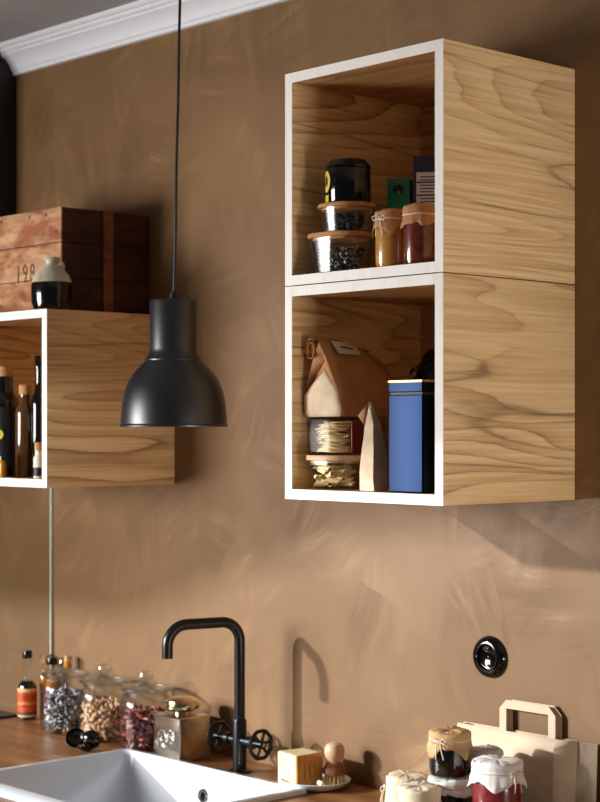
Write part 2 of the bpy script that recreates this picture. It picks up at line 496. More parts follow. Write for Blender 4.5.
# ------------------------------------------------------------------ pendant lamp
lp = thing('pendant_lamp', 'dark grey bell-shaped metal pendant lamp hanging on a black cord', 'lamp', (-.69, -.40, 1.656))
outer = [(.108, 0), (.1085, .003), (.106, .006), (.1055, .02), (.1035, .045), (.0985, .07), (.0905, .092), (.080, .108), (.068, .121), (.0595, .129), (.0575, .132),
         (.0575, .134), (.0535, .139), (.0495, .147), (.0485, .155), (.0485, .249), (.0470, .2525), (.044, .2535), (.006, .2535)]
sh = Lt(outer, 72)
obj('lamp_shade', sh, M['lamp_black'], lp, ang=28)
obj('inner_lining', Lt([(.1078, .0003), (.1045, .004), (.1030, .02), (.101, .045), (.096, .07), (.088, .091), (.0775, .106), (.066, .119), (.047, .133), (.046, .2), (0, .2)], 72), M['lamp_white'], lp)
obj('cord_grip', Lt([(0, .2537), (.009, .2537), (.009, .262), (.006, .270), (0, .270)], 20), M['rubber'], lp)
cpts = []
top = Vector((.010, .012, ZR - 1.656))
for i in range(30):
    s = i / 29; z = .262 + (top.z - .262) * s
    cpts.append((top.x * s + .0018 * math.sin(s * 9) * math.sin(math.pi * s), top.y * s + .0015 * math.sin(s * 13 + 1) * math.sin(math.pi * s), z))
obj('cord', T(cpts, .0029, 10), M['rubber'], lp)
obj('ceiling_rose', Lt([(0, 0), (.03, 0), (.045, .012), (.05, .035), (.05, .0385), (0, .0385)], 32, (top.x, top.y, top.z - .039)), M['rubber'], lp)
obj('bulb', Lt([(0, .05), (.015, .053), (.026, .065), (.03, .08), (.026, .098), (.015, .118), (.013, .15), (.013, .199), (0, .199)], 24), M['lamp_white'], lp)

# ------------------------------------------------------------------ crate and vase on the left cabinet
def crate_mat(name, dark):
    t = NT(name).set(.7, 0, .3)
    v = t.coord((1, 1, 1))
    g = t.noise(t.coord((4, 4, 45)), 1.0, 5, .65)
    bl = t.noise(t.coord((4.5, 4.5, 9)), 1.6, 4, .6, .6)
    sp_ = t.noise(t.coord((22, 22, 60)), 1.0, 3)
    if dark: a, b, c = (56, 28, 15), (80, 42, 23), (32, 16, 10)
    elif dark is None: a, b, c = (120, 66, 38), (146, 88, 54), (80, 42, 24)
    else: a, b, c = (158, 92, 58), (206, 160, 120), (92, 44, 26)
    col = t.mix(t.ramp(bl, [(.40, 0.0), (.60, 1.0)]), s2l(a), s2l(b))
    col = t.mix(t.ramp(g, [(.42, 0.0), (.8, .8)]), col, s2l(c))
    col = t.mix(t.ramp(sp_, [(.60, 0.0), (.74, .8)]), col, s2l((60, 30, 20)))
    t.base(col); t.bump(g, .4, .002)
    return t.m
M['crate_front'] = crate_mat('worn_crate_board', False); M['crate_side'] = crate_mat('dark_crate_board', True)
M['stencil'] = plain('faded_stencil_paint', (104, 62, 42), .8, var=.2, vs=60)
cr = thing('wooden_crate', 'old worn reddish brown wooden crate lying on the left cabinet', 'crate', (-1.279, -.262, ZC + .4))
CW, CD, CH = .33, .259, .246
fb = bmesh.new()
for k in range(3):
    z0 = .0006 + k * CH / 3; box(fb, -CW, 0, 0, .0045, z0 + .0005, z0 + CH / 3 - .001, bev=.0015)
obj('front_board', fb, M['crate_front'], cr)
sb = bmesh.new()
for k in range(3):
    z0 = .0006 + k * CH / 3; box(sb, -.016, -.001, .0047, CD, z0 + .0005, z0 + CH / 3 - .001, bev=.0015)
obj('side_board', sb, M['crate_side'], cr)
sb = bmesh.new()
for k in range(3):
    z0 = .0006 + k * CH / 3; box(sb, -CW, -CW + .015, .0047, CD, z0 + .0005, z0 + CH / 3 - .001, bev=.0015)
obj('side_board', sb, M['crate_side'], cr)
obj('batten', B(-.001, .007, .118, .146, .003, CH - .001, bev=.002), crate_mat('crate_batten', None), cr)
obj('back_board', B(-CW + .0155, -.0165, CD - .014, CD, .001, CH - .002), M['crate_side'], cr)
obj('lid_board', B(-CW + .0155, -.0165, .0165, CD - .0145, CH - .016, CH - .002), M['crate_side'], cr)
for dg_, dx_ in (('1', -.176), ('9', -.147), ('8', -.117)):
    obj('stencil_digit', text_bm(dg_, .060, Matrix.Translation((dx_, -.0004, .098)) @ FACE_ROOM @ Matrix.Diagonal((.75, 1.05, 1, 1))), M['stencil'], cr)
for (x, z) in ((-.02, .03), (-.02, .11), (-.02, .19), (-.06, .232), (-.13, .232), (-.25, .232), (-.10, .012), (-.22, .012), (-.27, .11), (-.30, .19)):
    nl = Lt([(0, .0012), (.003, .0008), (.0042, -.0004), (0, -.0004)], 10)
    bmesh.ops.rotate(nl, verts=nl.verts, cent=(0, 0, 0), matrix=Matrix.Rotation(R(90), 3, 'X'))
    obj('nail_head', nl, M['ink'], cr, loc=(x, 0, z))

def vase_mat():
    t = NT('two_tone_glaze').set(.15, 0, .5, .3)
    sep = t.new('ShaderNodeSeparateXYZ'); t.l(t.coord(), sep.inputs[0])
    f = t.math('GREATER_THAN', t.math('ADD', sep.outputs[2], t.math('MULTIPLY', t.noise(t.coord(), 30, 2), .004)), .066)
    top_ = t.ramp(t.noise(t.coord((30, 30, 14)), 1.0, 4, .6), [(.35, s2l((206, 202, 184))), (.6, s2l((176, 166, 142))), (.78, s2l((120, 98, 72)))])
    t.base(t.mix(f, s2l((10, 8, 8)), top_)); t.l(t.math('MULTIPLY_ADD', f, .35, .12), t.b.inputs['Roughness'])
    return t.m
vs_ = obj('vase', Lt([(0, .0006), (.036, .0006), (.041, .004), (.0455, .018), (.047, .04), (.0468, .056), (.0455, .066), (.040, .080), (.028, .094), (.017, .103), (.0135, .108), (.0135, .112),
                 (.016, .116), (.0195, .119), (.019, .1212), (.015, .120), (.011, .114), (.011, .106), (0, .102)], 48), vase_mat(), loc=(-1.243, -.3125, ZC + .4))
tag(vs_,
    'small round stoneware bottle vase with pale neck and black base before the crate', 'vase')
hp = [Vector((.0125, 0, .110)), Vector((.020, 0, .112)), Vector((.0265, 0, .106)), Vector((.0275, 0, .097)), Vector((.024, 0, .091))]
obj('handle', T([Matrix.Rotation(R(40), 3, 'Z') @ p for p in hp], .0036, 10), plain('vase_handle_glaze', (196, 186, 164), .3), vs_)

# ------------------------------------------------------------------ bottles inside the left cabinet
M['dark_bottle'] = plain('dark_bottle_glass', (14, 10, 9), .08, coat=.4)
M['oil_bottle'] = plain('olive_oil_in_glass', (84, 54, 20), .1, var=.1, vs=15, coat=.5)
M['oil_gold'] = plain('golden_oil', (196, 128, 30), .12, var=.1, vs=15, coat=.5)
M['dark_label'] = plain('black_label', (16, 22, 28), .5)
M['yellow_spot'] = plain('yellow_print', (206, 204, 44), .5)
def bottle(label, loc, r, h, body_m, cap_m, neck_r=None, sh=.62, cap=.03, name='bottle', group=None, cap_r=None, neck_m=None, fill=None):
    t = thing(name, label, 'bottle', loc, 0, group)
    nr = neck_r or r * .42; cr_ = cap_r or nr * 1.15
    prof = [(0, .0006), (r * .9, .0006), (r, .004), (r, h * sh), (r * .93, h * (sh + .05)), (r * .65, h * (sh + .10)), (nr * 1.05, h * (sh + .15)), (nr, h * (sh + .18)), (nr, h - cap), (0, h - cap)]
    if fill is None: obj('body', Lt(prof, 32), body_m, t)
    else:
        obj('body', Lt(prof[1:-1], 32), M['glass'], t)
        q = [(0, .003)] + [(max(0, a - .0016), max(b, .003)) for a, b in prof[1:-1] if b < h * fill] ; q.append((q[-1][0], h * fill)); q.append((0, h * fill))
        obj('liquid', Lt(q, 32), body_m, t)
    obj('cap', Lt([(0, h - cap + .0005), (cr_, h - cap + .0005), (cr_, h - .002), (cr_ * .93, h), (0, h)], 24), cap_m, t)
    return t
gb = 'bottles in the left wall cabinet'
b1 = bottle('dark bottle with wide cork and black label, yellow spot on it', (-1.475, -.29, ZL), .036, .262, M['dark_bottle'], M['cork'], .022, .66, .024, group=gb, cap_r=.021)
obj('label', Lt([(.0366, .02), (.0366, .165)], 32), M['dark_label'], b1)
yl = Lt([(0, .0), (.012, .0), (.012, .001), (0, .001)], 20)
obj('label_spot', yl, M['yellow_spot'], b1).matrix_local = Matrix.Rotation(R(38), 4, 'Z') @ Matrix.Translation((0, -.0367, .10)) @ Matrix.Rotation(R(90), 4, 'X')
b2 = bottle('square-shouldered olive oil bottle with pale cork stopper', (-1.392, -.285, ZL), .023, .216, M['oil_bottle'], M['cork'], .013, .70, .022, group=gb, cap_r=.0145)
bottle('tall slim black bottle standing behind the olive oil', (-1.345, -.275, ZL), .021, .284, M['dark_bottle'], M['dark_bottle'], .011, .60, .03, group=gb)
b4 = bottle('little spice bottle with cork beside the right cabinet wall', (-1.262, -.335, ZL), .012, .082, M['paper_label'], M['cork'], .008, .55, .018, group=gb)
obj('label', Lt([(.0123, .006), (.0123, .026)], 20), M['dark_label'], b4)
bottle('little amber bottle at the front of the left cabinet shelf', (-1.425, -.345, ZL), .009, .052, M['oil_gold'], M['cork'], .007, .6, .012, group=gb)
bottle('second little amber bottle, right of its twin on the left cabinet shelf', (-1.396, -.345, ZL), .009, .052, M['oil_gold'], M['dark_bottle'], .007, .6, .012, group=gb)

# ------------------------------------------------------------------ storage contents, upper cabinet
def glass_box(label, loc, w_, d_, h, lid_m, lid_h, group, glass_m=None):
    t = thing('glass_food_box', label, 'food container', loc, 0, group)
    r = .045; hb_ = h - lid_h
    obj('glass_body', rloft([(w_ * .80, d_ * .80, r, .0008), (w_ * .88, d_ * .88, r, .003), (w_ * .93, d_ * .93, r, hb_ * .5), (w_ * .97, d_ * .97, r, hb_ - .006), (w_ * .985, d_ * .985, r, hb_)], cap1=False), glass_m or M['thick_glass'], t)
    obj('lid', rloft([(w_ * .88, d_ * .88, r, hb_ - .004), (w_ * .88, d_ * .88, r, hb_ + .0005), (w_, d_, r, hb_ + .001), (w_ * 1.0, d_ * 1.0, r, h - .002), (w_ * .985, d_ * .985, r, h)]), lid_m, t)
    return t
gx = 'stacked glass boxes with wooden lids'
X1, Y1 = -.306, -.310
glass_box('lower glass food box of dried herbs with a bamboo lid', (X1, Y1, ZU), .126, .102, .0755, M['bamboo'], .009, gx)
M['seed'] = plain('dried_seed', (182, 182, 176), .5, var=.3, vs=60)
M['dark_herb'] = plain('dark_dried_leaves', (26, 24, 20), .7, var=.4, vs=120)
random.seed(5)
def flakes(n, fx, size, thick, seed):
    """a heap of curled flakes and seeds"""
    bm = bmesh.new(); rnd = random.Random(seed)
    for i in range(n):
        p = fx(rnd)
        s = size * rnd.uniform(.6, 1.3)
        b = bmesh.new(); bmesh.ops.create_icosphere(b, subdivisions=1, radius=1)
        Mx = Matrix.Translation(p) @ Matrix.Rotation(rnd.uniform(0, 6.3), 4, Vector((rnd.gauss(0, 1), rnd.gauss(0, 1), rnd.gauss(0, 1))).normalized()) @ Matrix.Diagonal((s, s * .55, thick, 1))
        merge(bm, b, Mx)
    return bm
def mixed(name, cols, rough=.5):
    t = NT(name).set(rough, 0, .4)
    g = t.n.new('ShaderNodeNewGeometry')
    st = [(i / len(cols), s2l(c)) for i, c in enumerate(cols)]
    o_ = t.ramp(g.outputs['Random Per Island'], st); o_.node.color_ramp.interpolation = 'CONSTANT'
    t.base(o_); return t.m
def box_fill(X, Y, Z, rx, ry, z0, z1):
    def fn(q):
        a = q.uniform(0, 6.283); k_ = math.sqrt(q.uniform(.2, 1)); z = q.uniform(z0, z1)
        k_ *= .84 + .16 * (z - z0) / (z1 - z0)
        return Vector((X + rx * k_ * math.cos(a), Y + ry * k_ * math.sin(a), Z + z))
    return fn
tag(obj('dried_herb', flakes(620, box_fill(X1, Y1, ZU, .046, .036, .011, .046), .0065, .0018, 1),
        mixed('herb_and_seed_mix', [(24, 22, 18), (34, 30, 24), (196, 196, 190), (20, 18, 16), (150, 148, 138)])), 'dark leaves and pale seeds filling the lower glass box', 'dried herb', kind='stuff')
X2, Y2 = -.297, -.303
glass_box('upper glass food box, nearly black inside, with a bamboo lid', (X2, Y2, ZU + .0758), .110, .096, .0545, M['bamboo'], .008, gx)
tag(obj('black_tea', flakes(560, box_fill(X2, Y2, ZU + .0758, .034, .028, .011, .035), .0065, .0018, 3),
        M['dark_herb']), 'black loose tea filling the upper glass box', 'tea', kind='stuff')

tn = thing('tea_tin', 'round black tin with a yellow label on top of the glass boxes', 'tin', (-.296, -.300, ZU + .0758 + .0548)); tn.scale.z = .92
obj('body', Lt([(0, .0004), (.041, .0004), (.042, .002), (.042, .068), (.041, .071), (0, .071)], 48), M['gloss_black'], tn)
obj('lid', Lt([(0, .0712), (.0425, .0712), (.0428, .076), (.040, .080), (.036, .085), (.034, .0885), (0, .0895)], 48), M['gloss_black'], tn)
M['yellow_label'] = plain('yellow_label', (226, 198, 62), .5)
def curved_patch(r, a0, a1, z0, z1, n=12, th=.0006, ell=False):
    bm = bmesh.new(); rows = []
    am, aw, zm, zw = (a0 + a1) / 2, (a1 - a0) / 2, (z0 + z1) / 2, (z1 - z0) / 2
    if ell:
        c = bm.verts.new((r * math.cos(am), r * math.sin(am), zm)); rim = []
        prev = [c] * 24
        for k in (1, 2, 3):
            cur = []
            for i in range(24):
                t = 2 * math.pi * i / 24; a = am + aw * k / 3 * math.cos(t); z = zm + zw * k / 3 * math.sin(t)
                cur.append(bm.verts.new((r * math.cos(a), r * math.sin(a), z)))
            for i in range(24):
                j = (i + 1) % 24
                if k == 1: bm.faces.new((c, cur[i], cur[j]))
                else: bm.faces.new((prev[i], cur[i], cur[j], prev[j]))
            prev = cur
        return bm
    for i in range(n + 1):
        a = a0 + (a1 - a0) * i / n
        rows.append((bm.verts.new((r * math.cos(a), r * math.sin(a), z0)), bm.verts.new((r * math.cos(a), r * math.sin(a), z1))))
    for (p, q), (s, u) in zip(rows, rows[1:]): bm.faces.new((p, s, u, q))
    return bm
lb = obj('label', curved_patch(.0424, R(-97), R(-135), .022, .066, ell=True), M['yellow_label'], tn)
obj('label_mark', curved_patch(.0427, R(-107), R(-125), .034, .056, ell=True), M['ink'], lb)
obj('label_strip', curved_patch(.0424, R(-104), R(-128), .003, .017), M['yellow_label'], tn)

def carton(name, label, cat, loc, rz, w_, d_, h, m, bev=.0015):
    t = thing(name, label, cat, loc, rz)
    obj('carton', B(-w_ / 2, w_ / 2, -d_ / 2, d_ / 2, .0005, h, bev=bev), m, t)
    return t
M['green_card'] = plain('green_card', (18, 122, 84), .45, var=.05)
M['navy_card'] = plain('navy_card', (44, 40, 84), .45, var=.05)
gc = carton('tea_carton', 'slim green carton with a dark round emblem behind the honey jar', 'carton', (-.275, -.182, ZU), R(33), .044, .034, .187, M['green_card'])
M['dark_green'] = plain('dark_green_print', (6, 34, 26), .5)
em = Lt([(0, 0), (.011, 0), (.011, .0004), (0, .0004)], 24, fn=lambda r, z, a: (r * (1 + .18 * math.cos(8 * a)), z))
obj('emblem', em, M['dark_green'], gc).matrix_local = Matrix.Translation((0, -.0171, .166)) @ Matrix.Rotation(R(90), 4, 'X') @ Matrix.Diagonal((1, .8, 1, 1))
obj('emblem_centre', Lt([(0, 0), (.0026, 0), (.0026, .0004), (0, .0004)], 12), M['cork'], gc).matrix_local = Matrix.Translation((0, -.0174, .161)) @ Matrix.Rotation(R(90), 4, 'X')
pc = carton('food_carton', 'tall navy carton with a white nutrition table at the right cabinet wall', 'carton', (-.226, -.148, ZU), R(40), .066, .046, .227, M['navy_card'])
lab = obj('nutrition_label', B(-.027, .027, -.0236, -.0230, .105, .196), plain('nutrition_paper', (240, 241, 250), .6, var=.01), pc)
ln = bmesh.new()
M['violet_ink'] = plain('violet_ink', (88, 84, 140), .6)
for z, x0, x1 in ((.186, -.02, .010), (.180, -.02, .02), (.170, -.02, .015), (.164, -.02, .02), (.158, -.02, .004), (.145, -.02, .02), (.139, -.02, .012), (.124, -.02, .02), (.117, -.02, .008)):
    box(ln, x0, x1, -.0239, -.0236, z, z + .0022)
for z in (.1755, .151, .131): box(ln, -.0265, .0265, -.0239, -.0236, z, z + .003)
obj('print', ln, M['violet_ink'], lab)

# jam jars with tied covers -------------------------------------------------
def cover_bm(Rr, zt, drop, flare, seed, corners=4, hem=.012, ruf=.05, rot=0.0, tuck=.5):
    """square of cloth or paper tied over a lid: flat top, tied neck, ruffled skirt with hanging corners"""
    rnd = random.Random(seed); ph = [rnd.uniform(0, 6.28) for _ in range(5)]; n = 96
    secs = []
    levels = [(.02, 0, 0), (.5, .0012, 0), (.86, .0004, 0), (1.0, -.002, .1), (1.03, -.007, .25), (1.03, -.0115, .4), (1.0, -drop * tuck, .2)]
    for s, dz, rf in levels:
        ring = []
        for i in range(n):
            a = 2 * math.pi * i / n
            wv = math.sin(9 * a + ph[0]) * .5 + math.sin(14 * a + ph[1]) * .35 + math.sin(23 * a + ph[2]) * .25
            r = Rr * s * (1 + ruf * .35 * rf * wv)
            z = zt + dz + .0014 * math.sin(3 * a + ph[3]) * s * (1 if dz > -.003 else .4) + (.0009 * wv if s < .9 and s > .3 else 0)
            ring.append((r * math.cos(a), r * math.sin(a), z))
        secs.append(ring)
    for q in (.35, .7, 1.0):
        ring = []
        for i in range(n):
            a = 2 * math.pi * i / n
            wv = math.sin(9 * a + ph[0]) * .55 + math.sin(14 * a + ph[1]) * .4 + math.sin(23 * a + ph[2]) * .2
            co = max(0, math.cos(corners * (a - rot) * .5)) if corners == 2 else (.5 + .5 * math.cos(corners * (a - rot))) ** 2
            r = Rr * (1.0 + q * (flare + ruf * wv + .10 * co))
            z = zt - drop * tuck - q * (drop * (1 - tuck) + hem * co + .0015 * wv)
            ring.append((r * math.cos(a), r * math.sin(a), z))
        secs.append(ring)
    return loft(bmesh.new(), secs, True, False)

def jar(label, loc, r, h, fill_m, cover_m, fill=.86, rot=0.0, seed=1, group=None, flare=.1, hem=.012, drop=.022, tie=True, tie_a=None, ruf=.05):
    t = thing('jam_jar', label, 'jar', loc, 0, group)
    obj('glass', Lt([(r * .84, .0006), (r * .95, .003), (r, .010), (r, h - .026), (r * .97, h - .019), (r * .88, h - .013), (r * .88, h - .003)], 48), M['glass'], t)
    f = h * fill
    pr = [(0, .002), (r * .84, .002), (r * .935, .005), (r * .972, .011), (r * .972, min(f, h - .028))]
    if f > h - .026: pr += [(r * .93, h - .020), (r * .85, h - .015)]
    pr.append((0, pr[-1][1] + .0005))
    obj('preserve', Lt(pr, 40), fill_m, t)
    obj('lid', Lt([(0, h - .003), (r * .90, h - .003), (r * .93, h - .010), (r * .95, h - .010), (r * .95, h - .001), (0, h - .0005)], 40), M['chrome'], t)
    cb2 = cover_bm(r * .98, h + .0005, drop, flare, seed, 4, hem, ruf, rot)
    for v in cb2.verts: v.co += noise.noise_vector(v.co * 75 + Vector((seed, 0, seed))) * (.0012 if v.co.z > h - drop * .4 else .0016)
    cv = obj('cover', cb2, cover_m, t, ang=60, solid=.0006)
    if tie:
        zn = h - drop * .5
        ns = [(r * 1.0 * math.cos(a), r * 1.0 * math.sin(a), zn + .0006 * math.sin(5 * a)) for a in [2 * math.pi * i / 48 for i in range(48)]]
        sg = bmesh.new(); tube(sg, ns, .0014, 8, True)
        if tie_a is not None:
            c, s = math.cos(tie_a), math.sin(tie_a)
            def P(o, u, z): return (c * (r * 1.02 + o) - s * u, s * (r * 1.02 + o) + c * u, zn + z)
            for sd2 in (-1, 1):
                tube(sg, [P(.001, 0, 0), P(.006, .007 * sd2, .006), P(.008, .014 * sd2, .003), P(.007, .012 * sd2, -.004), P(.002, 0, 0)], .0012, 6)
                tube(sg, [P(.001, 0, 0), P(.007, .004 * sd2, -.008), P(.009, .006 * sd2 + .002, -.020), P(.008, .008 * sd2 + .003, -.032)], .0012, 6)
            bmesh.ops.create_icosphere(sg, subdivisions=1, radius=.003, matrix=Matrix.Translation(P(.002, 0, 0)))
        obj('string', sg, M['string'], t)
    return t
JA = R(-52)     # direction from a jar to the viewer
jar('honey jar with a brown paper cover and long string bow on the upper shelf', (-.159, -.325, ZU), .0305, .103, M['honey'], M['kraft'], .84, R(-140), 3, 'paper covered jars on the upper shelf', .12, .016, .032, True, R(-85), .06)
jar('red jam jar with a brown paper cover next to the upper right panel', (-.089, -.325, ZU), .031, .106, M['red_jam'], M['kraft'], .86, R(-120), 8, 'paper covered jars on the upper shelf', .06, .006, .034, True, None, .03)

# ------------------------------------------------------------------ storage contents, lower cabinet
X3, Y3 = -.320, -.308
pg = glass_box('glass food box of penne with a pale lid at the lower shelf front', (X3, Y3, ZL), .112, .100, .064, M['pale_lid'], .010, None, M['glass'])
obj('lid_seal', rloft([(.106, .094, .034, .046), (.106, .094, .034, .0535)]), M['thick_glass'], pg)
M['pasta'] = plain('pasta', (250, 224, 168), .5, var=.05)
def penne_bm(L=.026, r=.0047):
    bm = bmesh.new(); n = 12; secs = []
    for rr, e in ((r, 1), (r * .68, 1)):
        pass
    def ring(rr, x, sl): return [(x + sl * rr * math.sin(2 * math.pi * i / n), rr * math.cos(2 * math.pi * i / n), rr * math.sin(2 * math.pi * i / n)) for i in range(n)]
    loft(bm, [ring(r * .65, -L / 2, .8), ring(r, -L / 2, .8), ring(r, 0, 0), ring(r, L / 2, .8), ring(r * .65, L / 2, .8)], False, False)
    return bm
proto = None; rnd = random.Random(11); k = 0
for lay in range(6):
    for i in range(9):
        x = rnd.uniform(-.025, .025); y = [-.036, -.019, -.011, -.004, .004, .012, .021, -.014, .0][i] + rnd.uniform(-.002, .002); z = .0115 + lay * .0058
        if lay == 5 and i > 6: continue
        Mx = Matrix.Translation((X3 + x, Y3 + y, ZL + z)) @ Matrix.Rotation(rnd.uniform(-.9, .9) if i < 7 else rnd.uniform(1, 2), 4, 'Z') @ Matrix.Rotation(rnd.uniform(-.25, .25), 4, 'Y')
        if proto is None:
            o = obj('penne_piece', penne_bm(), M['pasta']); proto = o
        else:
            o = proto.copy(); COL.objects.link(o)
        o.matrix_world = Mx
        tag(o, 'pale tube of penne pasta inside the glass box on the lower shelf', 'pasta', 'penne in the glass box')
# noodle nests in cellophane
nb = bmesh.new(); rnd = random.Random(4)
for lay in range(3):
    for q in range(56):
        cx_, cy_ = rnd.uniform(-.007, .007), rnd.uniform(-.007, .007); rr = rnd.uniform(.013, .035); z = .010 + lay * .021 + rnd.uniform(-.006, .006)
        a0 = rnd.uniform(0, 6.3); sp_ = rnd.uniform(3.2, 5.5); el = rnd.uniform(.75, 1.0)
        tl, ta = rnd.uniform(0, .25), rnd.uniform(0, 6.3)
        pts = []
        for i in range(15):
            a = a0 + sp_ * i / 14; x = cx_ + rr * math.cos(a); y = cy_ + rr * el * math.sin(a)
            pts.append((x, y, max(.006, min(.062, z + tl * (x * math.cos(ta) + y * math.sin(ta)) + .0015 * math.sin(3 * a)))))
        tube(nb, pts, .0015, 5)
X4, Y4, Z4 = -.329, -.300, ZL + .0645
tag(obj('dried_noodle', nb, M['pasta'], loc=(X4, Y4, Z4)), 'nests of dried noodles packed in the clear bag on the glass box', 'noodles', kind='stuff')
cbag = thing('cellophane_bag', 'clear cellophane bag of noodle nests on the penne box', 'bag', (X4, Y4, Z4))
def sx(w_, d_, z, k): return [(x * (1 + .02 * math.sin(5 * math.atan2(y, x) + k)), y, z) for x, y in rrect(w_, d_, .022, 8)]
obj('film', loft(bmesh.new(), [sx(.066, .066, .0006, 0), sx(.088, .084, .006, 1), sx(.092, .086, .030, 2), sx(.092, .086, .05, 3), sx(.086, .082, .066, 4), sx(.07, .07, .0705, 5)]), M['cello'], cbag, ang=20)
tw = bmesh.new(); P0 = Vector((-.040, -.030, .030))
secs = []
for s, w_, h_ in ((0, .020, .020), (.35, .007, .006), (.5, .005, .005), (.75, .016, .006), (1.0, .024, .010)):
    c = P0 + Vector((-.010, -.028, -.004)) * s
    secs.append([(c.x + w_ * .3 * math.sin(a), c.y - w_ * .2 * math.sin(a), c.z + h_ * (math.cos(a) + .25 * math.sin(4 * a))) for a in [2 * math.pi * i / 16 for i in range(16)]])
loft(tw, secs, False, False)
obj('twisted_end', tw, M['cello'], cbag)
M['red_print'] = plain('red_print', (120, 24, 22), .4)
obj('printed_strip', B(.0465, .0495, -.006, .028, .004, .064, bev=.001), M['red_print'], cbag)

# big brown paper bag lying on the noodles
kb = thing('paper_bag', 'big rolled brown paper bag with a white label on the noodle bag', 'paper bag', (-.325, -.272, Z4 + .0712), 0)
y0, y1 = -.066, .100
prof0 = [(-.050, 0), (.046, 0), (.050, .010), (.040, .048), (.012, .105), (-.010, .140), (-.022, .146), (-.030, .138), (-.030, .100), (-.050, .040)]
secs = []
N = 18
for i in range(N + 1):
    s = i / N; y = y0 + (y1 - y0) * s
    k2 = 1 - .38 * max(0, s - .35) ** 1.3
    pin = 1.0
    secs.append([(x * (1 - .05 * math.sin(3.1 * s)), y, z * k2 if z > .05 else z) for x, z in prof0])
bmB = bmesh.new(); rg = [[bmB.verts.new(p) for p in s_] for s_ in secs]
for a, b in zip(rg, rg[1:]):
    for i in range(len(a)): bmB.faces.new((a[i], a[(i + 1) % len(a)], b[(i + 1) % len(a)], b[i]))
bmB.faces.new(rg[-1])
crumple(bmB, .003, 22, 2.0)
obj('main_panel', bmB, M['kraft'], kb, ang=50)
# gusset at the near end: creased triangle, painted paler as sunlit, folded inwards at the top
f = rg0 = prof0
gv = [(-.050, y0, 0), (.046, y0, 0), (.050, y0, .010), (.040, y0, .048), (.012, y0, .105), (-.010, y0, .140), (-.030, y0, .100), (-.050, y0, .040), (-.004, y0 - .010, .045), (-.010, y0 + .016, .104), (.004, y0 + .002, .088), (-.046, y0 + .004, .050)]
gq = poly(gv, [(0, 1, 2, 8), (2, 3, 8), (3, 10, 8), (0, 8, 7), (8, 10, 11), (8, 11, 7)])
bmesh.ops.subdivide_edges(gq, edges=gq.edges[:], cuts=3, use_grid_fill=True); crumple(gq, .0016, 40, 5.0)
obj('gusset', gq, M['kraft_pale_sunlit'], kb, ang=40, solid=.0006)
gq = poly(gv, [(10, 4, 9), (4, 5, 9), (5, 6, 9), (6, 11, 9), (6, 7, 11), (11, 10, 9), (10, 3, 4)])
obj('folded_gusset', gq, M['kraft'], kb, ang=40, solid=.0006)
rp = []
for i in range(26):
    a = R(60) + R(520) * i / 25; r_ = .017 - .0085 * i / 25
    rp.append((-.030 + r_ * math.cos(a) * .75, .126 + r_ * math.sin(a) * 1.25))
rb = bmesh.new(); rows = []
for (x, z) in rp:
    rows.append([rb.verts.new((x, y0 - .004 + (y1 - .01 - y0) * j / 6, z - .03 * max(0, j / 6 - .4))) for j in range(7)])
for a, b in zip(rows, rows[1:]):
    for j in range(6): rb.faces.new((a[j], a[j + 1], b[j + 1], b[j]))
obj('rolled_top', rb, M['kraft'], kb, ang=60, solid=.0009)
lbm = poly([(-.006, -.042, .1385), (-.006, .020, .1365), (.007, .024, .1135), (.007, -.036, .1155)], [(0, 1, 2, 3)])
for v in lbm.verts: v.co += Vector((.004, 0, .0035))
lq = obj('label', lbm, M['paper_label'], kb, solid=.0005)
tx = text_bm('Vetemjöl', .013, Matrix.Identity(4), .0002)
vz = Vector((.0, .056, -.0065)).normalized(); vd = Vector((-.014, 0, .0235)).normalized(); vn = vz.cross(vd).normalized(); vd = vn.cross(vz)
Mt = Matrix(((vz.x, vd.x, vn.x, .0050), (vz.y, vd.y, vn.y, -.0085), (vz.z, vd.z, vn.z, .1302), (0, 0, 0, 1)))
tx.free()
st_ = bmesh.new(); box(st_, -.016, .016, -.0018, .0018, 0, .0004)
bmesh.ops.transform(st_, matrix=Mt, verts=st_.verts); obj('print', st_, M['ink'], lq)

# small standing paper bag
sbg = thing('paper_bag', 'small pinched paper bag standing between the penne box and blue tin', 'paper bag', (-.208, -.322, ZL))
w0, d0 = .018, .018
sv = [(-w0, -d0, .0006), (w0, -d0, .0006), (w0, d0, .0006), (-w0, d0, .0006),
      (-w0 * .9, -d0, .05), (w0 * .85, -d0 * .9, .06), (w0 * .9, d0, .06), (-w0 * .9, d0, .05),
      (-.010, -d0 * .7, .118), (.008, -d0 * .5, .122), (.010, d0 * .5, .122), (-.004, d0 * .5, .118),
      (.000, -d0 * .7, .160), (.0025, -d0 * .55, .162), (.004, -d0 * .1, .150), (.000, -d0 * .1, .148),
      (-.001, -d0 * 1.15, .03)]
sq = poly(sv, [(3, 2, 1, 0), (0, 1, 16), (1, 5, 16), (0, 16, 4), (4, 16, 5), (1, 2, 6, 5), (2, 3, 7, 6), (3, 0, 4, 7), (4, 5, 9, 8), (5, 6, 10, 9), (6, 7, 11, 10), (7, 4, 8, 11),
               (8, 9, 13, 12), (9, 10, 14, 13), (10, 11, 15, 14), (11, 8, 12, 15), (12, 13, 14, 15)])
bmesh.ops.triangulate(sq, faces=sq.faces[:]); bmesh.ops.subdivide_edges(sq, edges=sq.edges[:], cuts=2, use_grid_fill=True)
crumple(sq, .0018, 45, 9)
obj('body', sq, M['kraft_pale_sunlit'], sbg, ang=30)
obj('folded_top', poly([(-.010, -d0 * .7, .118), (.000, -d0 * .8, .161), (-.018, -.022, .137)], [(0, 1, 2)]), M['kraft'], sbg, solid=.0008)

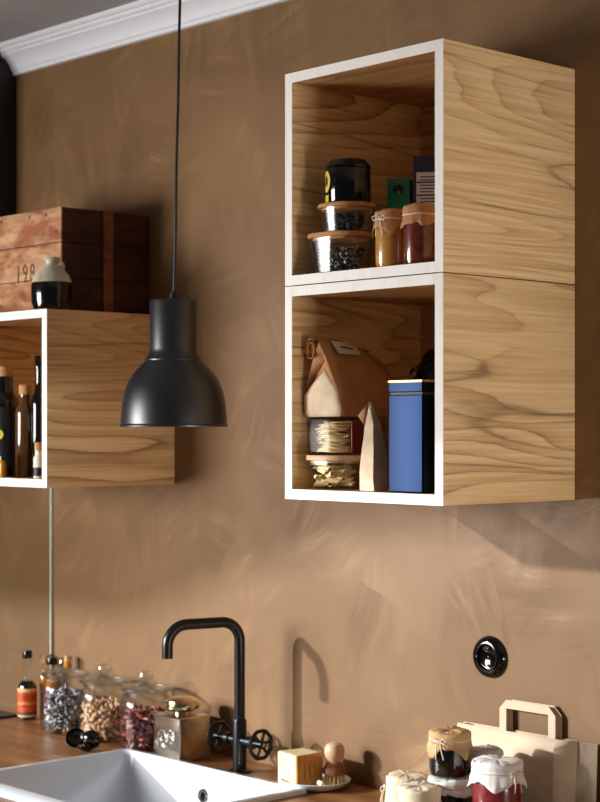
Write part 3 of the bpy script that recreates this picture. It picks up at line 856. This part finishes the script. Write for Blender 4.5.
# blue tin
M['blue_metal'] = plain('blue_lacquered_tin', (15, 24, 42), .28, 1, var=.02)
M['tin_dark'] = plain('dark_seam', (10, 12, 18), .5)
M['brass'] = plain('brass_rim', (196, 152, 96), .35, .8)
bt = thing('storage_tin', 'tall square blue metal tin with a thin brass rim', 'tin', (-.106, -.302, ZL))
obj('body', rloft([(.084, .084, .004, .0006), (.088, .088, .005, .003), (.088, .088, .005, .172), (.086, .086, .005, .1735)]), M['blue_metal'], bt, ang=25)
obj('seam', rloft([(.084, .084, .004, .1736), (.084, .084, .004, .1778)]), M['tin_dark'], bt, ang=25)
lid_ = obj('lid', rloft([(.086, .086, .005, .178), (.0885, .0885, .005, .1795), (.0885, .0885, .005, .1955)]), M['blue_metal'], bt, ang=25)
obj('rim', rloft([(.0905, .0905, .005, .1956), (.0905, .0905, .005, .199), (.088, .088, .005, .1995)]), M['brass'], lid_, ang=25)
# dark bag of herbs at the back
hbg = thing('herb_bag', 'dark crumpled bag of dried herbs behind the blue tin', 'bag', (-.232, -.125, ZL))
hv = bmesh.new(); bmesh.ops.create_icosphere(hv, subdivisions=4, radius=1)
for v in hv.verts:
    v.co = Vector((v.co.x * .055, v.co.y * .045, .133 + v.co.z * (.133 if v.co.z > 0 else .1325)))
    if v.co.z > .15: v.co += noise.noise_vector(v.co * 30) * .012
obj('bag', hv, plain('dark_green_foil', (14, 15, 11), .25, var=.3, vs=50), hbg)
obj('herb_leaf', flakes(60, lambda r_: Vector((r_.uniform(-.042, .042), r_.uniform(-.046, -.02), .16 + r_.uniform(0, .075))), .009, .0015, 7), M['dark_herb'], hbg)

# ------------------------------------------------------------------ sink
sk = thing('sink', 'white ceramic sink set into the oak worktop', 'sink', (0, 0, 0))
ro = .012; zr = ZT + .010; ix0, ix1, iy0, iy1 = SX0 + .022, SX1 - .022, SY0 + .05, SY1 - .020
cxs, cys = (SX0 + SX1) / 2, (SY0 + SY1) / 2; W_, Dp = SX1 - SX0, SY1 - SY0
icx, icy, iw, idp = (ix0 + ix1) / 2, (iy0 + iy1) / 2, ix1 - ix0, iy1 - iy0
def rs(cx_, cy_, w_, d_, r_, z): return [(cx_ + x, cy_ + y, z) for x, y in rrect(w_, d_, r_, 8)]
obj('basin', loft(bmesh.new(), [rs(icx, icy, iw - .01, idp - .01, .03, ZT - .235), rs(cxs, cys, W_ - .03, Dp - .03, .02, ZT - .20), rs(cxs, cys, W_ - .03, Dp - .03, .02, ZT + .0004), rs(cxs, cys, W_, Dp, ro, ZT + .0006), rs(cxs, cys, W_, Dp, ro, zr - .003), rs(cxs, cys, W_ - .005, Dp - .005, ro, zr),
      rs(icx, icy, iw + .006, idp + .006, .024, zr), rs(icx, icy, iw, idp, .022, zr - .004), rs(icx, icy, iw - .012, idp - .012, .024, ZT - .16), rs(icx, icy, iw - .04, idp - .04, .03, ZT - .19), rs(icx, icy, .08, .08, .03, ZT - .197)]), M['ceramic'], sk, ang=50)
ov = Lt([(0, .0), (.0075, 0), (.0075, .001), (.010, .003), (.0145, .003), (.016, .0), (0, -.001)], 32)
oo = obj('overflow_ring', ov, M['chrome'], sk); oo.matrix_local = Matrix.Translation((-.889, iy1 - .0025, .851)) @ Matrix.Rotation(R(90), 4, 'X')
oo2 = obj('overflow_hole', Lt([(0, .0014), (.0072, .0014), (.0072, .0004), (0, .0004)], 24), M['black_plastic'], sk); oo2.matrix_local = Matrix.Translation((-.889, iy1 - .0025, .851)) @ Matrix.Rotation(R(90), 4, 'X')
obj('drain', Lt([(0, .004), (.02, .004), (.035, .003), (.038, .001), (0, .0)], 32, (icx, icy, ZT - .197)), M['chrome'], sk)

# ------------------------------------------------------------------ mixer tap
tp = thing('kitchen_tap', 'matte black bridge tap with two spoked wheel handles behind the sink', 'tap', (-.836, -.100, ZT))
obj('base_flange', Lt([(0, .0004), (.026, .0004), (.026, .003), (.022, .006), (.0155, .008), (0, .008)], 40), M['black_metal'], tp)
obj('body', Lt([(0, .008), (.0152, .008), (.0152, .112), (.0145, .115), (0, .115)], 32), M['black_metal'], tp)
sdir = Vector((-.25, -.968, 0)).normalized()
zt_ = .329; rb_ = .042; reach = .172
pts = [(0, 0, .114), (0, 0, .2), (0, 0, zt_ - rb_)]
pts += [tuple(sdir * (rb_ - rb_ * math.cos(t)) + Vector((0, 0, zt_ - rb_ + rb_ * math.sin(t)))) for t in [R(90) * i / 12 for i in range(1, 13)]]
e2 = .045
pts += [tuple(sdir * (reach - e2 + e2 * math.sin(t)) + Vector((0, 0, zt_ - e2 + e2 * math.cos(t)))) for t in [R(90) * i / 12 for i in range(0, 13)]]
pts += [tuple(sdir * reach + Vector((0, 0, .259)))]
obj('spout', T(pts, .0118, 24), M['black_metal'], tp)
ab = bmesh.new(); zb = .069
tube(ab, [(-.040, 0, zb), (-.030, 0, zb), (.030, 0, zb), (.040, 0, zb)], .0098, 20)
for s in (-1, 1): tube(ab, [(s * .030, 0, zb), (s * .044, 0, zb)], .0135, 20)
obj('crossbar', ab, M['black_metal'], tp)
for s in (-1, 1):
    hw = bmesh.new(); X = s * .070
    tube(hw, [(s * .044, 0, zb), (X + s * .006, 0, zb)], .006, 14)
    hexp = [(X, .0315 * math.cos(R(22.5 + 45 * i)), zb + .0315 * math.sin(R(22.5 + 45 * i))) for i in range(8)]
    rim = []
    for i in range(8):
        a, b = Vector(hexp[i]), Vector(hexp[(i + 1) % 8])
        rim += [a.lerp(b, .12), a.lerp(b, .5), a.lerp(b, .88)]
    tube(hw, rim, .0043, 10, True)
    for i in range(6):
        t = R(60 * i + 10); tube(hw, [(X, .006 * math.cos(t), zb + .006 * math.sin(t)), (X, .029 * math.cos(t), zb + .029 * math.sin(t))], .0034, 8)
    tube(hw, [(X - s * .005, 0, zb), (X + s * .008, 0, zb)], .0095, 16)
    h_ = obj('wheel_handle', hw, M['black_metal'], tp)
    obj('screw_cap', Lt([(0, 0), (.0042, 0), (.0042, .002), (0, .0028)], 16), M['chrome'], h_).matrix_local = Matrix.Translation((X + s * .0078, 0, zb)) @ Matrix.Rotation(R(90 * s), 4, 'Y')

# ------------------------------------------------------------------ wall socket
so = thing('wall_socket', 'round glossy black porcelain wall socket', 'socket', (-.205, 0, 1.208))
def wl(prof, seg=64):
    b = Lt(prof, seg); bmesh.ops.rotate(b, verts=b.verts, cent=(0, 0, 0), matrix=Matrix.Rotation(R(90), 3, 'X')); return b
obj('frame', wl([(0, .0004), (.0400, .0004), (.0410, .002), (.0400, .006), (.036, .0115), (.030, .0145), (.0262, .0146), (.0245, .0125), (.0240, .0062), (0, .0062)]), M['gloss_black'], so)
obj('insert', wl([(.0238, .0063), (.0232, .0078), (.0215, .0078), (.0200, .0068), (0, .0068)]), M['gloss_black'], so)
obj('retaining_ring', wl([(.0266, .0147), (.0260, .0151), (.0254, .0146)]), M['chrome'], so)
for dx, dz in ((0, .016), (0, -.016)):
    obj('earth_clip', B(dx - .0015, dx + .0015, -.0096, -.0070, dz - .002, dz + .002, bev=.0004), M['black_metal'], so)
obj('screw', wl([(0, .0069), (.002, .0069), (.002, .0076), (0, .0078)], 16), M['black_metal'], so)

# ------------------------------------------------------------------ glass jars with lids on the worktop
def piece_curl(L, r, bend):
    pts = arc((0, -L / bend, 0), L / bend, math.pi / 2 - bend / 2, math.pi / 2 + bend / 2, 7, (1, 0, 0), (0, 1, 0))
    return T(pts, [r * .45, r * .85, r, r * 1.05, r * 1.05, r, r * .8, r * .4], 8)
def storage_jar(label, loc, r=.0615, h=.181, rl=.057):
    t = thing('storage_jar', label, 'jar', loc, 0, 'lidded glass jars by the wall')
    hb_ = h - .045
    pf = [(0, .0006), (r * .88, .0006), (r * .97, .003), (r, .011), (r, hb_ * .70), (r * .985, hb_ * .78), (r * .93, hb_ * .86), (r * .84, hb_ * .92), (r * .80, hb_ * .96), (r * .84, hb_)]
    obj('jar_body', Lt(pf, 56), M['thick_glass'], t)
    lid = obj('lid', Lt([(r * .74, hb_ - .012), (r * .76, hb_ + .001), (rl, hb_ + .002), (rl + .001, hb_ + .006), (rl * .97, hb_ + .010), (rl * .7, hb_ + .014), (rl * .3, hb_ + .017), (.010, hb_ + .019), (.008, hb_ + .023)], 56), M['thick_glass'], t)
    obj('rim', T([((rl - .001) * math.cos(6.28319 * i / 48), (rl - .001) * math.sin(6.28319 * i / 48), hb_ + .005) for i in range(48)], .0042, 10, True), M['rim_glass'], lid)
    obj('knob', Lt([(.008, hb_ + .0232), (.014, hb_ + .027), (.018, hb_ + .034), (.016, hb_ + .041), (.009, hb_ + .045), (0, hb_ + .0455)], 32), M['thick_glass'], lid)
    return t
J1, J2, J3 = Vector((-1.508, -.090, ZT)), Vector((-1.351, -.086, ZT)), Vector((-1.190, -.084, ZT))
storage_jar('glass jar of grey and black seeds, nearest the sauce bottles', J1)
storage_jar('glass jar of pale cashews, middle one of the three lidded jars', J2)
storage_jar('glass jar of dried red chillies, nearest the metal tin', J3)
M['grey_flake'] = plain('grey_flake', (176, 180, 186), .35, var=.2, vs=90)
M['black_flake'] = plain('black_flake', (24, 24, 28), .4)
def in_jar(J, r, z0, z1): return lambda q: (lambda a, s: Vector((J.x + s * math.cos(a), J.y + s * math.sin(a), J.z + q.uniform(z0, z1))))(q.uniform(0, 6.283), r * math.sqrt(q.uniform(.25, 1)))
tag(obj('sunflower_seed', flakes(900, in_jar(J1, .049, .010, .098), .0075, .0024, 21), mixed('seed_mix', [(214, 216, 220), (16, 16, 20), (176, 180, 188), (12, 12, 14), (30, 30, 34)], .35)),
    'black and grey seeds heaped in the jar nearest the sauce bottles', 'seeds', kind='stuff')
def pieces(name, J, r, z0, z1, n, bm, mat, label, cat, group, seed, md):
    rnd = random.Random(seed); proto = obj(name, bm, mat); placed = []
    first = True; tries = 0
    while len(placed) < n and tries < 20000:
        tries += 1
        a = rnd.uniform(0, 6.283); s = r * math.sqrt(rnd.uniform(.35, 1)); z = rnd.uniform(z0, z1)
        p = Vector((J.x + s * math.cos(a), J.y + s * math.sin(a), J.z + z))
        if any((p - q).length < md for q in placed): continue
        placed.append(p)
        o = proto if first else proto.copy()
        if not first: COL.objects.link(o)
        first = False
        o.matrix_world = Matrix.Translation(p) @ Matrix.Rotation(rnd.uniform(0, 6.28), 4, Vector((rnd.gauss(0, 1), rnd.gauss(0, 1), rnd.gauss(0, 1))).normalized())
        tag(o, label, cat, group)
M['cashew'] = plain('cashew', (196, 156, 118), .55, var=.06)
def chilli_mat():
    t = NT('dried_chilli').set(.35, 0, .5)
    oi = t.new('ShaderNodeObjectInfo')
    t.base(t.ramp(oi.outputs['Random'], [(0, s2l((52, 10, 18))), (.4, s2l((104, 24, 30))), (.7, s2l((176, 112, 100))), (.85, s2l((160, 60, 30))), (1, s2l((46, 8, 14)))]))
    return t.m
pieces('cashew_nut', J2, .0495, .012, .088, 220, piece_curl(.020, .0052, 2.2), M['cashew'], 'pale curved cashew nut inside the middle lidded jar', 'nut', 'cashews in the middle jar', 31, .0098)
pieces('dried_chilli', J3, .0495, .011, .086, 240, piece_curl(.026, .0042, 1.4), chilli_mat(), 'dried red chilli inside the lidded jar nearest the metal tin', 'chilli', 'chillies in the third jar', 32, .0092)

# sauce bottles left of the jars
M['sauce'] = plain('dark_sauce', (14, 9, 8), .12, coat=.4)
M['orange_label'] = None
def label_mat():
    t = NT('orange_sauce_label').set(.5)
    sep = t.new('ShaderNodeSeparateXYZ'); t.l(t.coord((1, 1, 1)), sep.inputs[0])
    z = t.math('MULTIPLY', sep.outputs[2], 1 / .075)
    t.base(t.ramp(z, [(0, s2l((236, 210, 160))), (.10, s2l((60, 22, 14))), (.22, s2l((214, 92, 36))), (.36, s2l((200, 70, 30))), (.47, s2l((236, 150, 80))), (.52, s2l((206, 84, 34))), (.78, s2l((196, 72, 32))), (.88, s2l((240, 170, 100))), (.97, s2l((248, 220, 176)))]))
    return t.m
sb1 = bottle('sauce bottle with black cap and orange label at the left', (-1.708, -.068, ZT), .0245, .178, M['sauce'], M['black_plastic'], .0115, .46, .020, 'sauce_bottle', 'bottles at the hob end', .0125, fill=.565)
sl = Lt([(.0249, 0), (.0249, .072)], 40); obj('label', sl, label_mat(), sb1, loc=(0, 0, .010))
lt_ = bmesh.new()
for z, aw in ((.058, 14), (.050, 17), (.043, 11), (.027, 16)):
    merge(lt_, curved_patch(.0252, R(-52 - aw), R(-52 + aw), z, z + .0035))
obj('label_print', lt_, plain('label_print', (120, 40, 20), .6), sb1, loc=(0, 0, .010))
sb2 = bottle('yellow oil bottle with a cork between sauce bottle and jars', (-1.691, -.024, ZT), .016, .164, M['oil_gold'], M['cork'], .011, .62, .020, 'oil_bottle', 'bottles at the hob end', .0135, fill=.78)
sb3 = bottle('black capped amber bottle partly behind the seed jar', (-1.650, -.032, ZT), .0185, .163, M['oil_gold'], M['black_plastic'], .012, .62, .018, 'oil_bottle', 'bottles at the hob end', .0145, fill=.8)
obj('label', Lt([(.0189, .02), (.0189, .085)], 32), M['red_print'], sb3)
sb4 = bottle('slim gold-necked oil bottle seen through the glass of the seed jar', (-1.588, -.026, ZT), .0155, .172, M['oil_gold'], M['oil_gold'], .010, .50, .030, 'oil_bottle', 'bottles at the hob end', .011, fill=.52)

# measuring spoons
ms = thing('measuring_spoons', 'black rounded measuring spoons lying at the sink corner', 'spoons', (-1.264, -.182, ZT))
def bowl_bm(r, M4):
    b = Lt([(0, -r * .62), (r * .45, -r * .56), (r * .8, -r * .36), (r * .97, -r * .1), (r, 0), (r * .95, 0), (r * .9, -r * .1), (r * .74, -r * .33), (r * .4, -r * .5), (0, -r * .55)], 32)
    bmesh.ops.transform(b, matrix=M4, verts=b.verts); return b
obj('bowl', bowl_bm(.024, Matrix.Translation((-.044, -.018, .0235)) @ Matrix.Rotation(R(62), 4, Vector((.7, .72, 0)))), M['black_plastic'], ms)
obj('bowl', bowl_bm(.022, Matrix.Translation((.010, -.012, .026)) @ Matrix.Rotation(R(-95), 4, Vector((.75, .66, 0)))), M['black_plastic'], ms)
obj('bowl', bowl_bm(.019, Matrix.Translation((.014, -.032, .0125)) @ Matrix.Rotation(R(-20), 4, Vector((1, .2, 0)))), M['black_plastic'], ms)
hd = bmesh.new()
tube(hd, [(-.035, -.020, .006), (-.010, -.026, .006), (.012, -.030, .006)], .0045, 10); tube(hd, [(.012, -.008, .014), (.014, -.026, .010)], .0045, 10)
obj('handle', hd, M['black_plastic'], ms)

# metal flask with round stopper
M['pewter'] = plain('polished_pewter', (206, 194, 178), .24, 1, var=.12, vs=25, bump=.12, bs=30, bd=.002)
M['gold_metal'] = plain('polished_gold', (212, 190, 150), .18, 1, var=.05, vs=20)
mt = thing('metal_caddy', 'square silver metal caddy with a round gilded lid beside the tap', 'caddy', (-1.046, -.091, ZT), R(-4))
obj('body', rloft([(.100, .086, .004, .0006), (.102, .088, .004, .003), (.102, .088, .004, .0975), (.098, .084, .006, .100), (.06, .06, .012, .1015)], 5), M['pewter'], mt, ang=25)
obj('lid', Lt([(0, .1017), (.020, .1017), (.020, .108), (.031, .109), (.0385, .114), (.040, .122), (.036, .132), (.025, .138), (.010, .1405), (0, .141)], 40), M['gold_metal'], mt)
M['silver_relief'] = plain('bright_silver_relief', (226, 222, 216), .25, 1)
rl_ = bmesh.new()
for cx_, cz_, rr, a0, a1 in ((-.018, .052, .013, 0, 300), (.006, .060, .010, 120, 420), (.022, .046, .009, -60, 240), (-.004, .036, .010, 40, 330), (-.030, .036, .007, 0, 300), (.030, .064, .006, 0, 330)):
    tube(rl_, arc((cx_, -.0445, cz_), rr, R(a0), R(a1), 18), .0018, 6)
    tube(rl_, arc((cx_, -.0445, cz_), rr * .5, R(a1), R(a0), 12), .0015, 6)
obj('relief', rl_, M['silver_relief'], mt)

# ------------------------------------------------------------------ dish with soap and brush
pl = Vector((-.612, -.085, ZT))
tag(obj('dish', Lt([(0, .0006), (.050, .0006), (.060, .003), (.073, .0125), (.0765, .0165), (.0775, .0175), (.0755, .0185), (.071, .0145), (.059, .0065), (.048, .0042), (0, .0042)], 64), plain('white_enamel_dish', (226, 230, 230), .2, var=.01), loc=pl),
    'white shallow oval dish carrying the soap block and brush', 'dish').scale = (1, .95, 1)
def soap_mat():
    t = NT('olive_soap').set(.5, 0, .4)
    sep = t.new('ShaderNodeSeparateXYZ'); t.l(t.coord(), sep.inputs[0])
    n = t.noise(t.coord((1, 1, 1)), 18, 4, .6, .8)
    pale = t.ramp(n, [(.3, s2l((232, 214, 160))), (.7, s2l((246, 238, 204)))])
    tan = t.ramp(n, [(.3, s2l((190, 128, 58))), (.7, s2l((214, 156, 82)))])  # shade of the stamped side, put into the colour
    f = t.ramp(t.math('MULTIPLY_ADD', t.math('ADD', sep.outputs[0], t.math('MULTIPLY', n, .003)), 200, -5.6), [(.0, 0.0), (1, 1.0)])
    t.base(t.mix(f, pale, tan)); t.bump(n, .3, .002)
    return t.m
sp_o = thing('soap_block', 'cream block of olive soap with a stamped side painted tan as shade', 'soap', (pl.x - .027, pl.y - .018, ZT + .0045), R(-6))
so_m = soap_mat()
sbm = B(-.035, .035, -.034, .034, .0004, .068, bev=.004, seg=3)
bmesh.ops.subdivide_edges(sbm, edges=[e for e in sbm.edges if e.calc_length() > .03], cuts=5, use_grid_fill=True); crumple(sbm, .0012, 40, 3)
obj('block', sbm, so_m, sp_o, ang=40)
stp = bmesh.new()
for j, yy in enumerate((-.013, 0, .013)):
    tube(stp, [(.0352, yy + .002 * math.sin(i * 1.7 + j), .016 + .036 * i / 12) for i in range(13)], .0022, 6)
obj('stamp_relief', stp, so_m, sp_o)
br_ = thing('dish_brush', 'round wooden dish brush with a pale knob beside the soap', 'brush', (pl.x + .035, pl.y + .022, ZT + .0048))
M['pale_knob'] = plain('pale_wood_knob', (214, 176, 142), .5, var=.06)
M['red_wood'] = plain('reddish_wood_block', (136, 76, 48), .5, var=.15, vs=25)
M['bristle'] = plain('natural_bristle', (206, 172, 108), .7, var=.15)
obj('knob', Lt([(0, .049), (.012, .049), (.0135, .053), (.019, .060), (.0215, .070), (.0205, .080), (.015, .0875), (.006, .0905), (0, .091)], 36), M['pale_knob'], br_)
obj('block', Lt([(0, .024), (.0225, .024), (.0245, .026), (.0245, .036), (.021, .041), (.0185, .044), (.019, .047), (.0165, .049), (0, .049)], 36), M['red_wood'], br_)
rnd = random.Random(8); k = 0
for ring, cnt in ((.004, 4), (.011, 9), (.018, 15)):
    for i in range(cnt):
        a = 6.283 * i / cnt + ring * 50; bb = bmesh.new()
        for q in range(6):
            ox, oy = rnd.gauss(0, .0013), rnd.gauss(0, .0013)
            p = Vector((ring * math.cos(a) + ox, ring * math.sin(a) + oy, .0242)); e = Vector((p.x * 1.18 + rnd.gauss(0, .001), p.y * 1.18 + rnd.gauss(0, .001), .002))
            tube(bb, [p, e], .0006, 5)
        obj('bristle_tuft', bb, M['bristle'], br_)
tag(obj('wooden_peg', T([(-.014, 0, 0), (-.012, 0, 0), (.010, 0, 0), (.012, 0, 0)], [.004, .0055, .0055, .004], 16), M['paper_label'], loc=(pl.x + .047, pl.y - .028, ZT + .018), rz=R(-25)), 'small white peg lying on the dish rim before the brush', 'peg')

# ------------------------------------------------------------------ paper carrier bag against the wall
cg = thing('paper_carrier_bag', 'pale brown paper carrier bag with flat handles leaning on the wall', 'bag', (-.1, 0, ZT))
BL, BR, BK, BH = -.171, .112, .155, .171
yf0, yf1, ybk = -.060, -.022, -.012       # front foot, front top, back
def fp(x, z, o=0): return (x, yf0 + (yf1 - yf0) * z / BH - o, z)
fb_ = poly([fp(BL, .0006), fp(.094, .0006), (BR, -.020, .0006), (BR, -.0085, BH), fp(.078, BH), fp(.070, BH * .90), fp(BL, BH)],
           [(0, 1, 5, 4, 6), (1, 2, 3, 5), (5, 3, 4)])
obj('front_panel', fb_, M['kraft_bag'], cg, ang=4, solid=.0007)
obj('back_panel', poly([(BL, ybk, .0006), (BK, ybk, .0006), (BK, -.004, BH), (BL, -.004, BH)], [(0, 1, 2, 3)]), M['kraft_bag'], cg, solid=.0007)
gz = [(BR, -.020, .0006), (BR - .004, -.014, .0006), (BK, ybk, .0006), (BK, -.0052, BH), (BR - .004, -.0055, BH), (BR, -.0085, BH)]
obj('side_gusset', poly(gz, [(0, 1, 4, 5), (1, 2, 3, 4)]), M['kraft_bag'], cg, ang=10, solid=.0007)
gz = [(BL, yf0, .0006), (BL + .02, (yf0 + ybk) / 2, .0006), (BL, ybk, .0006), (BL, -.005, BH), (BL + .022, (yf1 - .005) / 2, BH), (BL, yf1, BH)]
obj('side_gusset', poly(gz, [(0, 1, 4, 5), (1, 2, 3, 4)]), M['kraft_bag'], cg, ang=10, solid=.0007)
obj('bag_floor', B(BL + .001, BR - .001, yf0, ybk, .0005, .0011), M['kraft_bag'], cg)
def handle(y, dx, m):
    bm = bmesh.new(); x0, x1, h, wd, ch = -.066 + dx, .069 + dx, .059, .0165, .017
    out = [(x0, -.03), (x0, h - ch), (x0 + ch, h), (x1 - ch, h), (x1, h - ch), (x1, -.03)]
    inn = [(x0 + wd, -.03), (x0 + wd, h - ch * .2 - wd), (x0 + wd, h - wd), (x1 - wd, h - wd), (x1 - wd, h - ch * .2 - wd), (x1 - wd, -.03)]
    for yy in (y, y - .0012):
        pass
    vo = [[bm.verts.new((x, yy, BH + z)) for x, z in ls] for ls in (out, inn) for yy in (y - .0012, y)]
    of, ob_, inf, inb = vo
    for i in range(5):
        bm.faces.new((of[i], of[i + 1], inf[i + 1], inf[i])); bm.faces.new((ob_[i + 1], ob_[i], inb[i], inb[i + 1]))
        bm.faces.new((of[i + 1], of[i], ob_[i], ob_[i + 1])); bm.faces.new((inf[i], inf[i + 1], inb[i + 1], inb[i]))
    bm.faces.new((of[0], inf[0], inb[0], ob_[0])); bm.faces.new((inf[5], of[5], ob_[5], inb[5]))
    obj('handle', bm, m, cg, ang=20)
handle(yf1 + .0035, 0, M['kraft_bag']); handle(-.0075, .006, M['kraft_bag'])

# ------------------------------------------------------------------ jam jars in the foreground
gj = 'cloth covered preserve jars before the carrier bag'
jar('cream cloth covered jar at the left of the foreground jars', (-.273, -.165, ZT), .040, .088, M['pale_jam'], M['cream_cloth'], .8, R(-140), 41, gj, .03, .010, .058, True, R(-150), .04)
jar('cream cloth covered jar with string, in front of the other cream one', (-.143, -.270, ZT), .039, .102, M['pale_jam'], M['cream_cloth'], .8, R(-60), 42, gj, .03, .010, .055, True, R(-75), .03)
LJ = Vector((-.146, -.184, ZT))
jar('dark jam jar with a white cloth frill, bottom of the stacked pair', LJ, .0405, .105, M['dark_jam'], M['white_cloth'], .9, R(-100), 43, gj, .07, .006, .026, True, R(-125), .06)
jar('dark jam jar with a brown paper cover, top of the stacked pair', LJ + Vector((0, 0, .1075)), .0385, .085, M['dark_jam'], M['kraft_tan'], .84, R(-98), 44, gj, .10, .018, .030, True, R(-75), .04)
jar('grey cloth topped jar just behind the raspberry jam', (-.131, -.1015, ZT), .033, .150, M['dark_jam'], M['grey_cloth'], .8, R(-60), 45, gj, .05, .006, .030, True, None, .03)
jar('tall raspberry jam jar with a white cloth cover', (-.022, -.196, ZT), .0455, .157, M['rasp_jam'], M['white_cloth'], .84, R(-50), 46, gj, .10, .014, .036, True, R(-10), .06)
